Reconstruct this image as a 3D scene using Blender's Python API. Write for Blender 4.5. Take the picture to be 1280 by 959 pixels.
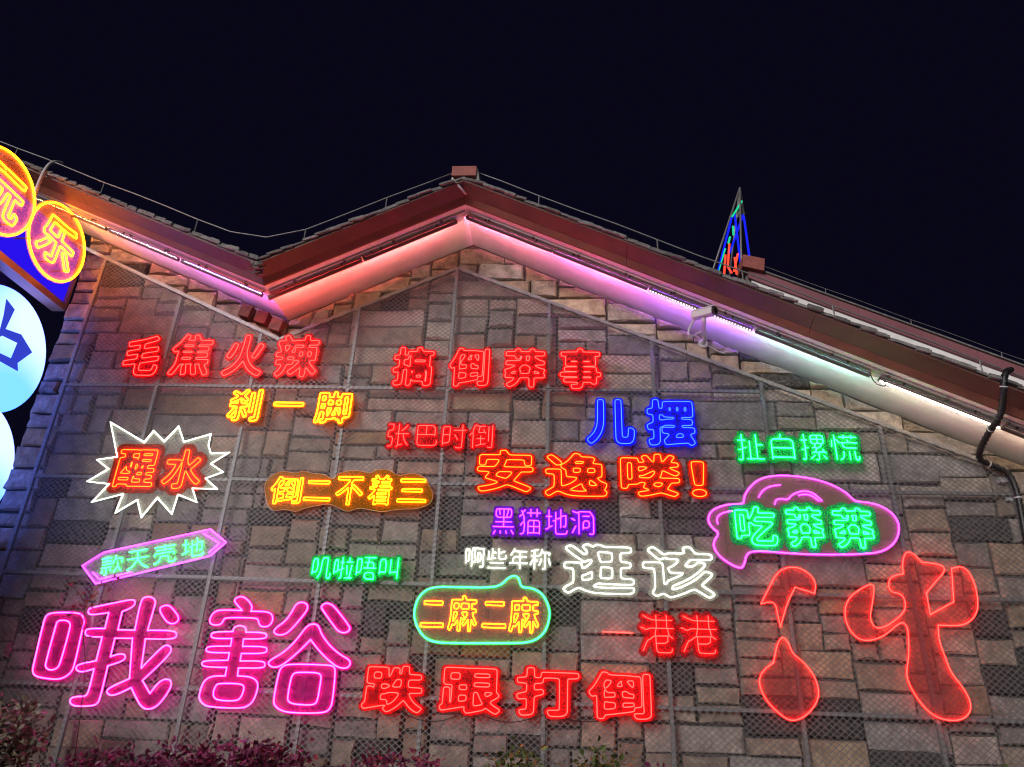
import bpy, bmesh, math, random
import numpy as np
from mathutils import Vector, Matrix

SC = bpy.context.scene
COL = SC.collection
for o in list(bpy.data.objects): bpy.data.objects.remove(o)
R = math.radians
random.seed(7)

# ---------------------------------------------------------------- camera, sky, light, exposure
F_PX, PITCH, ROLL, YAW = 866.35, .429013, .0388971, -.0700504
CAM = Vector((0, -8, 1.6))
c_, s_ = math.cos, math.sin
FWD = Vector((s_(YAW)*c_(PITCH), c_(YAW)*c_(PITCH), s_(PITCH)))
RT0 = Vector((c_(YAW), -s_(YAW), 0)); UP0 = RT0.cross(FWD)
RT = RT0*c_(ROLL)+UP0*s_(ROLL); UP = UP0*c_(ROLL)-RT0*s_(ROLL)
cam = bpy.data.cameras.new('camera'); camo = bpy.data.objects.new('camera', cam); COL.objects.link(camo)
cam.sensor_width = 36; cam.sensor_fit = 'HORIZONTAL'; cam.lens = F_PX/1280*36; cam.clip_start = .05; cam.clip_end = 600
M = Matrix((RT, UP, -FWD)).transposed().to_4x4(); M.translation = CAM
camo.matrix_world = M
SC.camera = camo

wd = bpy.data.worlds.new('World'); SC.world = wd; wd.use_nodes = True
wn = wd.node_tree; bg = wn.nodes['Background']
bg.inputs['Color'].default_value = (.0027, .0023, .0085, 1); bg.inputs['Strength'].default_value = 1.0

sun = bpy.data.lights.new('city_glow', 'SUN'); sun.energy = 2.9; sun.angle = R(26); sun.color = (1.0, .93, .91)
suno = bpy.data.objects.new('city_glow', sun); COL.objects.link(suno)
suno.rotation_euler = Vector((.62, 1, -.42)).to_track_quat('-Z', 'Y').to_euler()   # light travels towards the wall

SC.view_settings.view_transform = 'Standard'; SC.view_settings.look = 'None'
SC.view_settings.exposure = 0; SC.view_settings.gamma = 1
SC.render.engine = 'CYCLES'
SC.cycles.use_denoising = True; SC.cycles.filter_width = 1.15
SC.cycles.max_bounces = 8; SC.cycles.transparent_max_bounces = 16
SC.cycles.sample_clamp_indirect = 4
SC.cycles.use_light_tree = True

# ---------------------------------------------------------------- helpers
def ray(x, y): return RT*((x-640)/F_PX)-UP*((y-479.5)/F_PX)+FWD
def at(x, y, Y=0.0):
    """the point of the place that photo pixel (x, y) shows, on the vertical plane Y (parallel to the stone wall)"""
    d = ray(x, y); return CAM+d*((Y-CAM.y)/d.y)
def atX(x, y, X):
    d = ray(x, y); return CAM+d*((X-CAM.x)/d.x)
def proj(P):
    v = P-CAM; z = v.dot(FWD); return Vector((640+F_PX*v.dot(RT)/z, 479.5-F_PX*v.dot(UP)/z))

def empty(name, loc, label=None, cat=None, group=None):
    o = bpy.data.objects.new(name, None); o.empty_display_size = .2; COL.objects.link(o); o.location = loc
    tag(o, label, cat, group); return o
def tag(o, label=None, cat=None, group=None, kind=None):
    if label: o['label'] = label
    if cat: o['category'] = cat
    if group: o['group'] = group
    if kind: o['kind'] = kind
    return o
def wloc(o):
    v = Vector((0, 0, 0))
    while o is not None: v = v+o.location; o = o.parent
    return v
class MB:
    def __init__(s): s.v = []; s.f = []
    def add(s, vs, fs):
        n = len(s.v); s.v += [tuple(v) for v in vs]; s.f += [tuple(i+n for i in f) for f in fs]; return s
    def box(s, lo, hi):
        x0, y0, z0 = lo; x1, y1, z1 = hi
        return s.add([(x0,y0,z0),(x1,y0,z0),(x1,y1,z0),(x0,y1,z0),(x0,y0,z1),(x1,y0,z1),(x1,y1,z1),(x0,y1,z1)],
                     [(0,3,2,1),(4,5,6,7),(0,1,5,4),(1,2,6,5),(2,3,7,6),(3,0,4,7)])
    def obox(s, c, ax, ay, az):
        """box with centre c and half-axis vectors"""
        c, ax, ay, az = map(Vector, (c, ax, ay, az))
        vs = [c+ax*i+ay*j+az*k for k in (-1, 1) for i, j in ((-1,-1),(1,-1),(1,1),(-1,1))]
        fs = [(0,3,2,1),(4,5,6,7),(0,1,5,4),(1,2,6,5),(2,3,7,6),(3,0,4,7)]
        if ax.cross(ay).dot(az) < 0: fs = [f[::-1] for f in fs]
        return s.add(vs, fs)
    def bar(s, a, b, w, h, upv=(0, 1, 0)):
        """beam of section w x h from a to b; h runs along upv"""
        a, b, u = Vector(a), Vector(b), Vector(upv); d = (b-a); L = d.length; d.normalize()
        u = (u-d*u.dot(d)).normalized(); r = d.cross(u)
        return s.obox((a+b)/2, d*L/2, r*w/2, u*h/2)
    def tube(s, P, r, n=6, closed=False, taper=None):
        P = [Vector(p) for p in P]; m = len(P); rings = []
        ref = None
        for i in range(m):
            if closed: t = (P[(i+1) % m]-P[i-1])
            else: t = P[min(i+1, m-1)]-P[max(i-1, 0)]
            t = t.normalized() if t.length > 1e-9 else Vector((0, 0, 1))
            if ref is None: ref = t.orthogonal()
            ref = (ref-t*ref.dot(t))
            ref = ref.normalized() if ref.length > 1e-6 else t.orthogonal().normalized()
            b = t.cross(ref); rr = r if taper is None else r*(1+(taper-1)*i/(m-1))
            rings.append([P[i]+(ref*c_(2*math.pi*k/n)+b*s_(2*math.pi*k/n))*rr for k in range(n)])
        vs = [v for g in rings for v in g]; fs = []
        for i in range(m if closed else m-1):
            j = (i+1) % m
            for k in range(n): fs.append((i*n+k, i*n+(k+1) % n, j*n+(k+1) % n, j*n+k))
        if not closed: fs.append(tuple(range(n))[::-1]); fs.append(tuple((m-1)*n+k for k in range(n)))
        return s.add(vs, fs)
    def flat_tube(s, P2, r, frame, off, closed, n=6):
        """round tube along a planar line; P2 in (u, v), frame = (origin, u, v, normal)"""
        O, U, V, N = frame; P = np.asarray(P2, float); m = len(P)
        if m < 2: return s
        nxt = np.roll(P, -1, 0); prv = np.roll(P, 1, 0)
        d1 = P-prv; d2 = nxt-P
        if not closed: d1[0] = d2[0]; d2[-1] = d1[-1]
        d1 /= np.maximum(np.hypot(*d1.T), 1e-9)[:, None]; d2 /= np.maximum(np.hypot(*d2.T), 1e-9)[:, None]
        n1 = np.stack([-d1[:, 1], d1[:, 0]], 1); n2 = np.stack([-d2[:, 1], d2[:, 0]], 1)
        mt = n1+n2; L = np.hypot(*mt.T); mt = np.where(L[:, None] > .2, mt/np.maximum(L, 1e-6)[:, None], n1)
        k = 1/np.clip((mt*n1).sum(1), .6, 1)
        vs = []
        for i in range(m):
            c = O+U*P[i, 0]+V*P[i, 1]+N*off
            w = (U*mt[i, 0]+V*mt[i, 1])*(r*k[i])
            for q in range(n):
                a = 2*math.pi*q/n; vs.append(c+w*c_(a)+N*(r*s_(a)))
        fs = []
        for i in range(m if closed else m-1):
            j = (i+1) % m
            for q in range(n): fs.append((i*n+q, i*n+(q+1) % n, j*n+(q+1) % n, j*n+q))
        if not closed: fs.append(tuple(range(n))[::-1]); fs.append(tuple((m-1)*n+q for q in range(n)))
        return s.add(vs, fs)
    def build(s, name, mat, parent=None, smooth=False, loc=None):
        """one mesh object from world-space vertices; its origin sits on its parent's (or at loc)"""
        base = wloc(parent) if parent else Vector(loc or (0, 0, 0))
        me = bpy.data.meshes.new(name)
        me.from_pydata([(v[0]-base.x, v[1]-base.y, v[2]-base.z) for v in s.v], [], s.f); me.update()
        if smooth: me.polygons.foreach_set('use_smooth', [True]*len(me.polygons))
        me.materials.append(mat)
        o = bpy.data.objects.new(name, me); COL.objects.link(o)
        if parent: o.parent = parent
        else: o.location = base
        return o
def plate_mesh(loops, frame, off, th):
    """a sheet of acrylic cut to the given (u, v) loops; holes are cut out"""
    cu = bpy.data.curves.new('plate', 'CURVE'); cu.dimensions = '2D'; cu.fill_mode = 'BOTH'; cu.extrude = th/2
    for L in loops:
        sp = cu.splines.new('POLY'); sp.points.add(len(L)-1)
        for p, q in zip(sp.points, L): p.co = (q[0], q[1], 0, 1)
        sp.use_cyclic_u = True
    ob = bpy.data.objects.new('plate', cu); COL.objects.link(ob)
    dg = bpy.context.evaluated_depsgraph_get(); me = ob.evaluated_get(dg).to_mesh()
    O, U, V, N = frame; mb = MB()
    mb.add([O+U*v.co.x+V*v.co.y+N*(off+v.co.z) for v in me.vertices], [tuple(p.vertices) for p in me.polygons])
    bpy.data.objects.remove(ob); bpy.data.curves.remove(cu)
    return mb

# ---------------------------------------------------------------- materials
def mat(name, col, rough=.6, metal=0, spec=.4, noise=None, bump=None, vary=0, coat=0):
    """noise = (scale, second colour, contrast low, contrast high); bump = (scale, strength, detail); vary = spread by object"""
    m = bpy.data.materials.new(name); m.use_nodes = True; t = m.node_tree; N = t.nodes; L = t.links
    b = N['Principled BSDF']; b.inputs['Roughness'].default_value = rough; b.inputs['Metallic'].default_value = metal
    b.inputs['Specular IOR Level'].default_value = spec; b.inputs['Coat Weight'].default_value = coat
    b.inputs['Base Color'].default_value = (*col, 1)
    tc = N.new('ShaderNodeTexCoord'); src = tc.outputs['Object']
    if vary:
        oi = N.new('ShaderNodeObjectInfo'); ad = N.new('ShaderNodeVectorMath'); ad.operation = 'MULTIPLY_ADD'
        cb = N.new('ShaderNodeCombineXYZ')
        for k in range(3): L.new(oi.outputs['Random'], cb.inputs[k])
        ad.inputs[1].default_value = (37, 21, 53); L.new(cb.outputs[0], ad.inputs[0]); L.new(src, ad.inputs[2]); src = ad.outputs[0]
    cout = None
    if noise:
        n = N.new('ShaderNodeTexNoise'); n.inputs['Scale'].default_value = noise[0]; n.inputs['Detail'].default_value = 7; n.inputs['Roughness'].default_value = .65
        L.new(src, n.inputs['Vector'])
        r = N.new('ShaderNodeValToRGB'); r.color_ramp.elements[0].position = noise[2]; r.color_ramp.elements[1].position = noise[3]
        r.color_ramp.elements[0].color = (*col, 1); r.color_ramp.elements[1].color = (*noise[1], 1)
        L.new(n.outputs['Fac'], r.inputs['Fac']); cout = r.outputs['Color']
    if vary:
        hs = N.new('ShaderNodeHueSaturation')
        if cout is None: hs.inputs['Color'].default_value = (*col, 1)
        else: L.new(cout, hs.inputs['Color'])
        for k, (inp, lo, hi) in enumerate((('Value', 1-vary, 1+vary), ('Saturation', .55, 1.35), ('Hue', .482, .512))):
            wn_ = N.new('ShaderNodeMath'); wn_.operation = 'MULTIPLY'; wn_.inputs[1].default_value = (1, 17.3, 41.7)[k]
            fr = N.new('ShaderNodeMath'); fr.operation = 'FRACT'; mr = N.new('ShaderNodeMapRange')
            mr.inputs['To Min'].default_value = lo; mr.inputs['To Max'].default_value = hi
            L.new(oi.outputs['Random'], wn_.inputs[0]); L.new(wn_.outputs[0], fr.inputs[0]); L.new(fr.outputs[0], mr.inputs['Value']); L.new(mr.outputs[0], hs.inputs[inp])
        cout = hs.outputs['Color']
    if cout is not None: L.new(cout, b.inputs['Base Color'])
    if bump:
        n2 = N.new('ShaderNodeTexNoise'); n2.inputs['Scale'].default_value = bump[0]; n2.inputs['Detail'].default_value = bump[2]; n2.inputs['Roughness'].default_value = .62
        L.new(src, n2.inputs['Vector']); bp = N.new('ShaderNodeBump'); bp.inputs['Strength'].default_value = bump[1]; bp.inputs['Distance'].default_value = .045
        L.new(n2.outputs['Fac'], bp.inputs['Height']); L.new(bp.outputs[0], b.inputs['Normal'])
    return m
def glow(name, col, k=1.0):
    m = bpy.data.materials.new(name); m.use_nodes = True; t = m.node_tree; t.nodes.remove(t.nodes['Principled BSDF'])
    e = t.nodes.new('ShaderNodeEmission'); e.inputs['Color'].default_value = (*col, 1); e.inputs['Strength'].default_value = k
    t.links.new(e.outputs[0], t.nodes['Material Output'].inputs['Surface']); return m
def acrylic(name, col, fac, rough=.12):
    m = bpy.data.materials.new(name); m.use_nodes = True; t = m.node_tree; N = t.nodes; L = t.links
    b = N['Principled BSDF']; b.inputs['Base Color'].default_value = (*col, 1); b.inputs['Roughness'].default_value = rough
    b.inputs['Specular IOR Level'].default_value = .06
    tr = N.new('ShaderNodeBsdfTransparent'); mx = N.new('ShaderNodeMixShader'); mx.inputs[0].default_value = fac
    L.new(tr.outputs[0], mx.inputs[1]); L.new(b.outputs[0], mx.inputs[2]); L.new(mx.outputs[0], N['Material Output'].inputs['Surface'])
    return m
STONE = [mat('stone_buff', (.43, .345, .27), .85, noise=(7, (.19, .15, .12), .38, .68), bump=(11, 1.0, 12), vary=.24),
         mat('stone_grey', (.37, .325, .295), .85, noise=(8, (.17, .15, .135), .38, .66), bump=(17, 1.0, 10), vary=.24),
         mat('stone_ochre', (.40, .30, .19), .85, noise=(5, (.15, .10, .07), .3, .7), bump=(12, 1.0, 10), vary=.3),
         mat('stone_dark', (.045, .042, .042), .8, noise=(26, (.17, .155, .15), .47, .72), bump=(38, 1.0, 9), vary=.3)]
MORTAR = mat('mortar', (.05, .043, .04), .95, noise=(12, (.09, .08, .07), .3, .7))
STEEL = mat('galvanised_steel', (.23, .225, .23), .5, .4, noise=(30, (.14, .135, .135), .4, .7))
WIRE = mat('mesh_wire', (.15, .145, .15), .5, .3)
WHITE = mat('soffit_paint', (.74, .73, .72), .75, noise=(2.2, (.56, .54, .52), .40, .75), bump=(30, .1, 5))
RED_BOARD = mat('red_brown_board', (.105, .045, .038), .6, noise=(2.2, (.055, .027, .024), .35, .75), bump=(9, .15, 8))
RED_TRIM = mat('red_brown_trim', (.15, .056, .038), .55, noise=(3, (.09, .032, .025), .4, .75), bump=(9, .12, 8))
TILE = mat('grey_roof_tile', (.13, .125, .125), .8, noise=(14, (.26, .25, .24), .45, .75), bump=(30, .5, 7), vary=.35)
DARK = mat('dark_housing', (.075, .058, .058), .5, 0)
BLACK = mat('black_hose', (.012, .012, .013), .45)
GREYW = mat('white_plastic', (.46, .46, .48), .4)
GLASS = mat('lens_glass', (.006, .006, .008), .05, spec=.9)
BRONZE = mat('bronze_frame', (.30, .17, .12), .4, .5)
BLUEP = glow('backlit_blue_panel', (.022, .006, .85), 1.0)
BRICK = mat('brown_brick', (.17, .06, .045), .8, noise=(14, (.09, .035, .03), .4, .7), bump=(24, .5, 7), vary=.2)
CLEAR = acrylic('clear_acrylic', (.42, .44, .36), .25)  # olive tint imitates the white tubes' halo on the plate
CAPRED = mat('red_ridge_tile', (.30, .085, .07), .6, noise=(8, (.2, .06, .05), .4, .7))
CLEAR2 = acrylic('clear_acrylic_thin', (.35, .35, .35), .22)
NEON = {
 'red': glow('neon_red', (36, .30, .24)), 'pink': glow('neon_pink', (26, .60, 12)), 'orange': glow('neon_orange', (28, .85, .07)),
 'yellow': glow('neon_yellow', (20, 5.2, .06)), 'green': glow('neon_green', (.32, 21, 3.6)), 'jade': glow('neon_jade', (.26, 24, 3.4)),
 'blue': glow('neon_blue', (.14, .48, 48)), 'violet': glow('neon_violet', (8, .32, 24)), 'white': glow('neon_white', (8, 8.5, 7.4)),
 'magenta': glow('neon_magenta', (13, .38, 18))}
def tinted(name, col, fac, trans):
    m = acrylic(name, col, fac); m.node_tree.nodes['Transparent BSDF'].inputs['Color'].default_value = (*trans, 1); return m
PLATE = {  # plates coloured like their tubes; the tint deepens the halo by colour
 'red': tinted('red_glow_acrylic', (.52, .03, .04), .28, (.88, .42, .43)), 'pink': tinted('pink_glow_acrylic', (.52, .03, .28), .19, (.96, .62, .82)),
 'orange': tinted('amber_glow_acrylic', (.52, .05, .02), .34, (.84, .38, .28)), 'yellow': tinted('yellow_glow_acrylic', (.52, .25, .02), .30, (.86, .58, .34)),
 'green': tinted('green_glow_acrylic', (.03, .55, .17), .36, (.40, .84, .54)), 'jade': tinted('green_glow_acrylic', (.03, .58, .18), .40, (.40, .84, .54)),
 'blue': tinted('blue_glow_acrylic', (.03, .03, .6), .38, (.36, .36, .88)), 'violet': tinted('violet_glow_acrylic', (.26, .03, .5), .34, (.64, .40, .84)),
 'white': CLEAR}
ROSEP = tinted('rose_acrylic', (.48, .10, .10), .13, (.98, .84, .84))
WARM_GLOW = tinted('warm_glow_acrylic', (.40, .25, .22), .26, (.85, .74, .70))  # reddish tint puts the tubes' glow into the plate colour
# ---------------------------------------------------------------- ground
tag(MB().add([(-150, -150, 0), (150, -150, 0), (150, 150, 0), (-150, 150, 0)], [(0, 1, 2, 3)]).build('ground', mat('paving', (.32, .30, .29), .8, noise=(.8, (.15, .14, .13), .35, .7))), kind='structure')

# ---------------------------------------------------------------- the stone building with its two gables
VAL = Vector((-3.62, 0, 6.17)); APX = Vector((-1.19, 0, 7.41))
SL = -.44; SR = -.4745; XL = -8.8; XR = 6.9
LFT = Vector((XL, 0, VAL.z+(XL-VAL.x)*SL)); RGT = Vector((XR, 0, APX.z+(XR-APX.x)*SR))
SLOPES = [(LFT, VAL), (VAL, APX), (APX, RGT)]
WX0 = -6.8
def roof_z(x):
    if x < VAL.x: return VAL.z+(x-VAL.x)*SL
    if x < APX.x: return VAL.z+(x-VAL.x)*(APX.z-VAL.z)/(APX.x-VAL.x)
    return APX.z+(x-APX.x)*SR
OV = -.88                                                    # front edge of the overhanging verge
bld = empty('gable_building', (-1.0, .3, 0), 'long stone building with white soffit and red-brown gable boards', 'building')
wp = [(WX0, 0), (XR, 0), (XR, roof_z(XR)), (APX.x, APX.z), (VAL.x, VAL.z), (WX0, roof_z(WX0))]
mb = MB(); n = len(wp)
mb.add([(x, .012, z) for x, z in wp]+[(x, .5, z) for x, z in wp], [tuple(range(n)), tuple(range(2*n-1, n-1, -1))]+[(i, i+n, (i+1) % n+n, (i+1) % n) for i in range(n)])
wall = mb.build('wall', MORTAR, bld)

# random ashlar: blocks of uneven size laid on a fine grid of courses
CW = .092; ox, oz = WX0, .35
NX = int((XR-ox)/CW)+1; NZ = int((8.1-oz)/CW)+1
occ = np.zeros((NZ, NX), bool); rects = []
rs = random.Random(21)
for i in range(NZ):
    j = 0
    while j < NX:
        if occ[i, j]: j += 1; continue
        free = 0
        while j+free < NX and not occ[i, j+free] and free < 14: free += 1
        h = rs.choices([2, 3, 4], [4, 7, 1])[0]; w = rs.choices([2, 3, 4, 5, 6, 7, 8, 9, 11, 13], [2, 4, 5, 5, 6, 6, 6, 5, 4, 2])[0]
        w = max(w, h+1) if rs.random() < .8 else w
        if free-w < 3: w = free
        w = min(w, free)
        if w <= 2: h = min(h, 2)
        h = min(h, NZ-i); occ[i:i+h, j:j+w] = True
        rects.append([ox+j*CW, oz+i*CW, ox+(j+w)*CW, oz+(i+h)*CW]); j += w
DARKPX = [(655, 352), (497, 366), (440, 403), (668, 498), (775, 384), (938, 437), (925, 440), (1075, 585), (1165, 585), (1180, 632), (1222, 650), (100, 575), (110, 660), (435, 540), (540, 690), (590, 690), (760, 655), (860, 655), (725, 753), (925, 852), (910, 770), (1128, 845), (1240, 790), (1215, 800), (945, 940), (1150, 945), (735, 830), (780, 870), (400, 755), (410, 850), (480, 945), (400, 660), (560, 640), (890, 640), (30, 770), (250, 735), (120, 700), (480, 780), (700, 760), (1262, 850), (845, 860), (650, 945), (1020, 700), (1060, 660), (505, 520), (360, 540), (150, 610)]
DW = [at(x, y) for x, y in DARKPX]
def clip(poly, a, b, c):                                     # keep a*x+b*z <= c
    out = []
    for k in range(len(poly)):
        p, q = poly[k-1], poly[k]; dp = a*p[0]+b*p[1]-c; dq = a*q[0]+b*q[1]-c
        if (dp <= 0) != (dq <= 0):
            t = dp/(dp-dq); out.append((p[0]+(q[0]-p[0])*t, p[1]+(q[1]-p[1])*t))
        if dq <= 0: out.append(q)
    return out
kl = (APX.z-VAL.z)/(APX.x-VAL.x)
stones = []
for x0, z0, x1, z1 in rects:
    parts = [(x0, x1)]
    if x0 < VAL.x < x1: parts = [(x0, VAL.x), (VAL.x, x1)]
    for a, b in parts:
        j = [(rs.uniform(-.02, .02), rs.uniform(-.02, .02)) for _ in range(4)]
        g = .008
        P = [(a+g+j[0][0]*.5, z0+g+j[0][1]*.5), (b-g+j[1][0]*.5, z0+g+j[1][1]*.5), (b-g+j[2][0]*.5, z1-g+j[2][1]*.5), (a+g+j[3][0]*.5, z1-g+j[3][1]*.5)]
        P = [(max(p[0], WX0+.001), p[1]) for p in P]
        if (a+b)/2 < VAL.x: P = clip(P, -SL, 1, VAL.z-SL*VAL.x-.02)
        else:
            P = clip(P, -kl, 1, VAL.z-kl*VAL.x-.02)
            if P: P = clip(P, -SR, 1, APX.z-SR*APX.x-.02)
        if len(P) < 3: continue
        A = .5*abs(sum(P[k-1][0]*P[k][1]-P[k][0]*P[k-1][1] for k in range(len(P))))
        if A > .004: stones.append((P, A))
def stone_geo(P):
    """rough block: chipped outline, chamfered rim, uneven face"""
    c = (sum(p[0] for p in P)/len(P), sum(p[1] for p in P)/len(P)); Q = []
    for k in range(len(P)):
        p, q = P[k], P[(k+1) % len(P)]; L = math.hypot(q[0]-p[0], q[1]-p[1]); m = 3 if L > .45 else 2 if L > .16 else 1
        for i in range(m):
            t = i/m+(rs.uniform(-.12, .12)/m if i else 0); x = p[0]+(q[0]-p[0])*t; z = p[1]+(q[1]-p[1])*t
            e = rs.uniform(0, .014) if i else rs.uniform(0, .010); dx, dz = c[0]-x, c[1]-z; D = math.hypot(dx, dz)+1e-6; Q.append((x+dx/D*e, z+dz/D*e))
    m = len(Q); d0 = rs.uniform(.014, .070); tx, tz = rs.uniform(-.025, .025), rs.uniform(-.05, .05)
    W = max(p[0] for p in P)-min(p[0] for p in P); H = max(p[1] for p in P)-min(p[1] for p in P)
    f = lambda x, z: -(d0+tx*(x-c[0])/max(W, .1)+tz*(z-c[1])/max(H, .1)*.6)
    vs = [(x, .011, z) for x, z in Q]+[(x, f(x, z)*rs.uniform(.2, .55), z) for x, z in Q]
    for x, z in Q:
        dx, dz = c[0]-x, c[1]-z; D = math.hypot(dx, dz)+1e-6; k = min(.45, rs.uniform(.012, .030)/D)
        vs.append((x+dx*k, f(x, z)+rs.uniform(-.006, .006), z+dz*k))
    cx, cz = c[0]+rs.uniform(-.18, .18)*W, c[1]+rs.uniform(-.15, .15)*H
    vs.append((cx, f(cx, cz)-rs.uniform(-.008, .020), cz)); fs = []
    for k in range(m):
        l = (k+1) % m; fs += [(k, l, m+l, m+k), (m+k, m+l, 2*m+l, 2*m+k), (2*m+k, 2*m+l, 3*m)]
    return c, vs, fs
vis = []
for P, A in stones:
    cx = sum(p[0] for p in P)/len(P); cz = sum(p[1] for p in P)/len(P); q = proj(Vector((cx, 0, cz)))
    inside = -40 < q.x < 1320 and q.y < 985
    vis.append((inside, A))
order = sorted(range(len(stones)), key=lambda k: (not vis[k][0], -vis[k][1]))
top = set(order[:300]); rest = {k: MB() for k in range(4)}
for k, (P, A) in enumerate(stones):
    c, vs, fs = stone_geo(P)
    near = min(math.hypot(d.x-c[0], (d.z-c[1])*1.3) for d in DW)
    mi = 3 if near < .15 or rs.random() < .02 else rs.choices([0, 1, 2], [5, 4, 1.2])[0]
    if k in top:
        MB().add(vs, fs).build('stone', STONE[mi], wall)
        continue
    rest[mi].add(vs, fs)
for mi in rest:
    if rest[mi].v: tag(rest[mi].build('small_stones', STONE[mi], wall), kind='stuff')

# soffit, verge boards, roof slab, tiles along the verge
def yz(P, Y, dz=0): return Vector((P.x, Y, P.z+dz))
FT = .145; OX = OV-.30
for k, (A, B) in enumerate(SLOPES):
    mb = MB(); mb.add([yz(A, .0), yz(B, .0), yz(B, OV), yz(A, OV), yz(A, .0, .03), yz(B, .0, .03), yz(B, OV, .03), yz(A, OV, .03)],
                      [(0, 3, 2, 1)[::1], (4, 5, 6, 7), (0, 1, 5, 4), (1, 2, 6, 5), (2, 3, 7, 6), (3, 0, 4, 7)])
    mb.build('soffit', WHITE, bld)
    pf = [(OX+.02, FT-.005), (OX+.02, FT+.012), (11, FT+.012), (11, .05), (OV+.02, .05)]; q = len(pf); mb = MB()
    mb.add([yz(A, y, z) for y, z in pf]+[yz(B, y, z) for y, z in pf], [tuple(range(q)), tuple(range(2*q-1, q-1, -1))]+[(e, e+q, (e+1) % q+q, (e+1) % q) for e in range(q)])
    mb.build('roof', TILE, bld)
    L = (B-A).length; nb = max(1, round(L/2.3)); d = (B-A)/nb
    for i in range(nb):
        e0 = A+d*i; e1 = A+d*(i+1); s = d.normalized()*.0025
        if i: e0 = e0+s
        if i < nb-1: e1 = e1-s
        jy = random.uniform(-.003, .003)
        def prism(prof, nm, m):
            q = len(prof); mb = MB()
            mb.add([yz(e0, y+jy, z) for y, z in prof]+[yz(e1, y+jy, z) for y, z in prof], [tuple(range(q)), tuple(range(2*q-1, q-1, -1))]+[(a, a+q, (a+1) % q+q, (a+1) % q) for a in range(q)])
            mb.build(nm, m, bld)
        prism([(OV-.002, -.014), (OV-.028, -.014), (OV-.095, .052), (OV-.002, .052)], 'verge_trim', RED_TRIM)
        prism([(OV-.004, .054), (OV-.105, .050), (OX, FT-.030), (OX, FT-.006), (OV-.004, .10)], 'verge_board', RED_BOARD)
    nt = int(L/.145); dv = (B-A)/nt; sgn = 1 if B.z > A.z else -1
    for i in range(nt):
        c0 = A+dv*(i+.5); u = dv.normalized()
        tilt = random.uniform(.02, .16)*sgn; u2 = (u+Vector((0, 0, -tilt if sgn > 0 else -tilt))).normalized()
        h = random.uniform(.010, .020)
        mb = MB(); ce = yz(c0, OX+.13+random.uniform(-.025, .02), FT+.014+random.uniform(-.002, .016))
        mb.obox(ce, u2*(dv.length*random.uniform(.50, .66)), Vector((0, .16, 0)), u2.cross(Vector((0, 1, 0)))*h)
        mb.obox(ce+Vector((0, .02, .03)), u2*(dv.length*random.uniform(.35, .55)), Vector((0, .15, 0)), u2.cross(Vector((0, 1, 0)))*h)
        mb.build('roof_tile', TILE, bld)
# ridge block at the apex, valley flashing
rp = at(583, 221, OX)
mb = MB(); mb.obox((APX.x+.0, OX+.16, rp.z+.08), (.155, 0, 0), (0, .18, 0), (0, 0, .075)); mb.build('ridge_cap', CAPRED, bld)
MB().add(*[[(APX.x+.165, OX-.03, rp.z-.09), (APX.x+.21, OX+.0, rp.z-.11), (APX.x+.2, OX+.25, rp.z-.09), (APX.x+.165, OX+.25, rp.z-.07), (APX.x+.163, OX-.03, rp.z+.13), (APX.x+.17, OX-.01, rp.z+.13), (APX.x+.2, OX+.25, rp.z+.13), (APX.x+.163, OX+.25, rp.z+.13)],
                [(0, 3, 2, 1), (4, 5, 6, 7), (0, 1, 5, 4), (1, 2, 6, 5), (2, 3, 7, 6), (3, 0, 4, 7)]]).build('ridge_flashing', GREYW, bld)
mb = MB(); a = at(565, 223, OX-.02); b = at(583, 243, OV-.21)
mb.tube([a+Vector((-.02, .05, -.03)), a, a.lerp(b, .5), b], .016, 8); mb.build('drip_tube', GREYW, bld, True)
mb = MB()
for k in range(34):
    t = random.random(); y = OX-.01+(OV-.1-OX)*t*.75; z = VAL.z+FT-.02-(FT-.06)*t*.75-.02
    mb.obox((VAL.x+random.gauss(.0, .035), y-.01, z+random.uniform(-.02, .03)), (random.uniform(.012, .04), 0, random.uniform(-.02, .02)), (0, random.uniform(.008, .02), 0), (random.uniform(-.01, .01), 0, random.uniform(.006, .016)))
tag(mb.build('valley_mortar', TILE, bld), kind='stuff')
for px, py in ((309, 391), (329, 399), (347, 408)):
    p = at(px, py, -.10); mb = MB(); mb.obox((p.x, -.07, p.z), (.075, 0, -.022), (0, .10, 0), (.02, 0, .085)); mb.build('corbel_block', BRICK, bld)

# lightning conductor: thin rod on short posts along the roof edge
def conductor(pts, Y, dz, step, label, r=.009):
    o = empty('lightning_conductor', pts[0], label, 'roof rail')
    P = []
    for A, B in zip(pts[:-1], pts[1:]):
        m = max(2, int((B-A).length/.5))
        for i in range(m): P.append(A.lerp(B, i/m))
    P.append(pts[-1]); W = [Vector((p.x, Y, p.z+dz)) for p in P]
    W = [W[0]]+[(W[i-1]+W[i]*2+W[i+1])/4+Vector((0, 0, .008*math.sin(i*1.9))) for i in range(1, len(W)-1)]+[W[-1]]
    MB().tube(W, r, 6).build('rod', STEEL, o, True)
    acc = 0
    for i in range(1, len(W)):
        acc += (W[i]-W[i-1]).length
        if acc >= step:
            acc = 0; MB().tube([W[i]-Vector((0, 0, dz-FT-.01)), W[i]], r*.9, 5).build('post', STEEL, o)
conductor([LFT, VAL+Vector((0, 0, .05)), APX], OX+.08, FT+.25, 1.05, 'thin metal rod on short posts along both slopes left of the apex')
conductor([APX, RGT], OX+.08, FT+.25, 1.05, 'thin metal rod on short posts along the long right roof slope')

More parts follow.
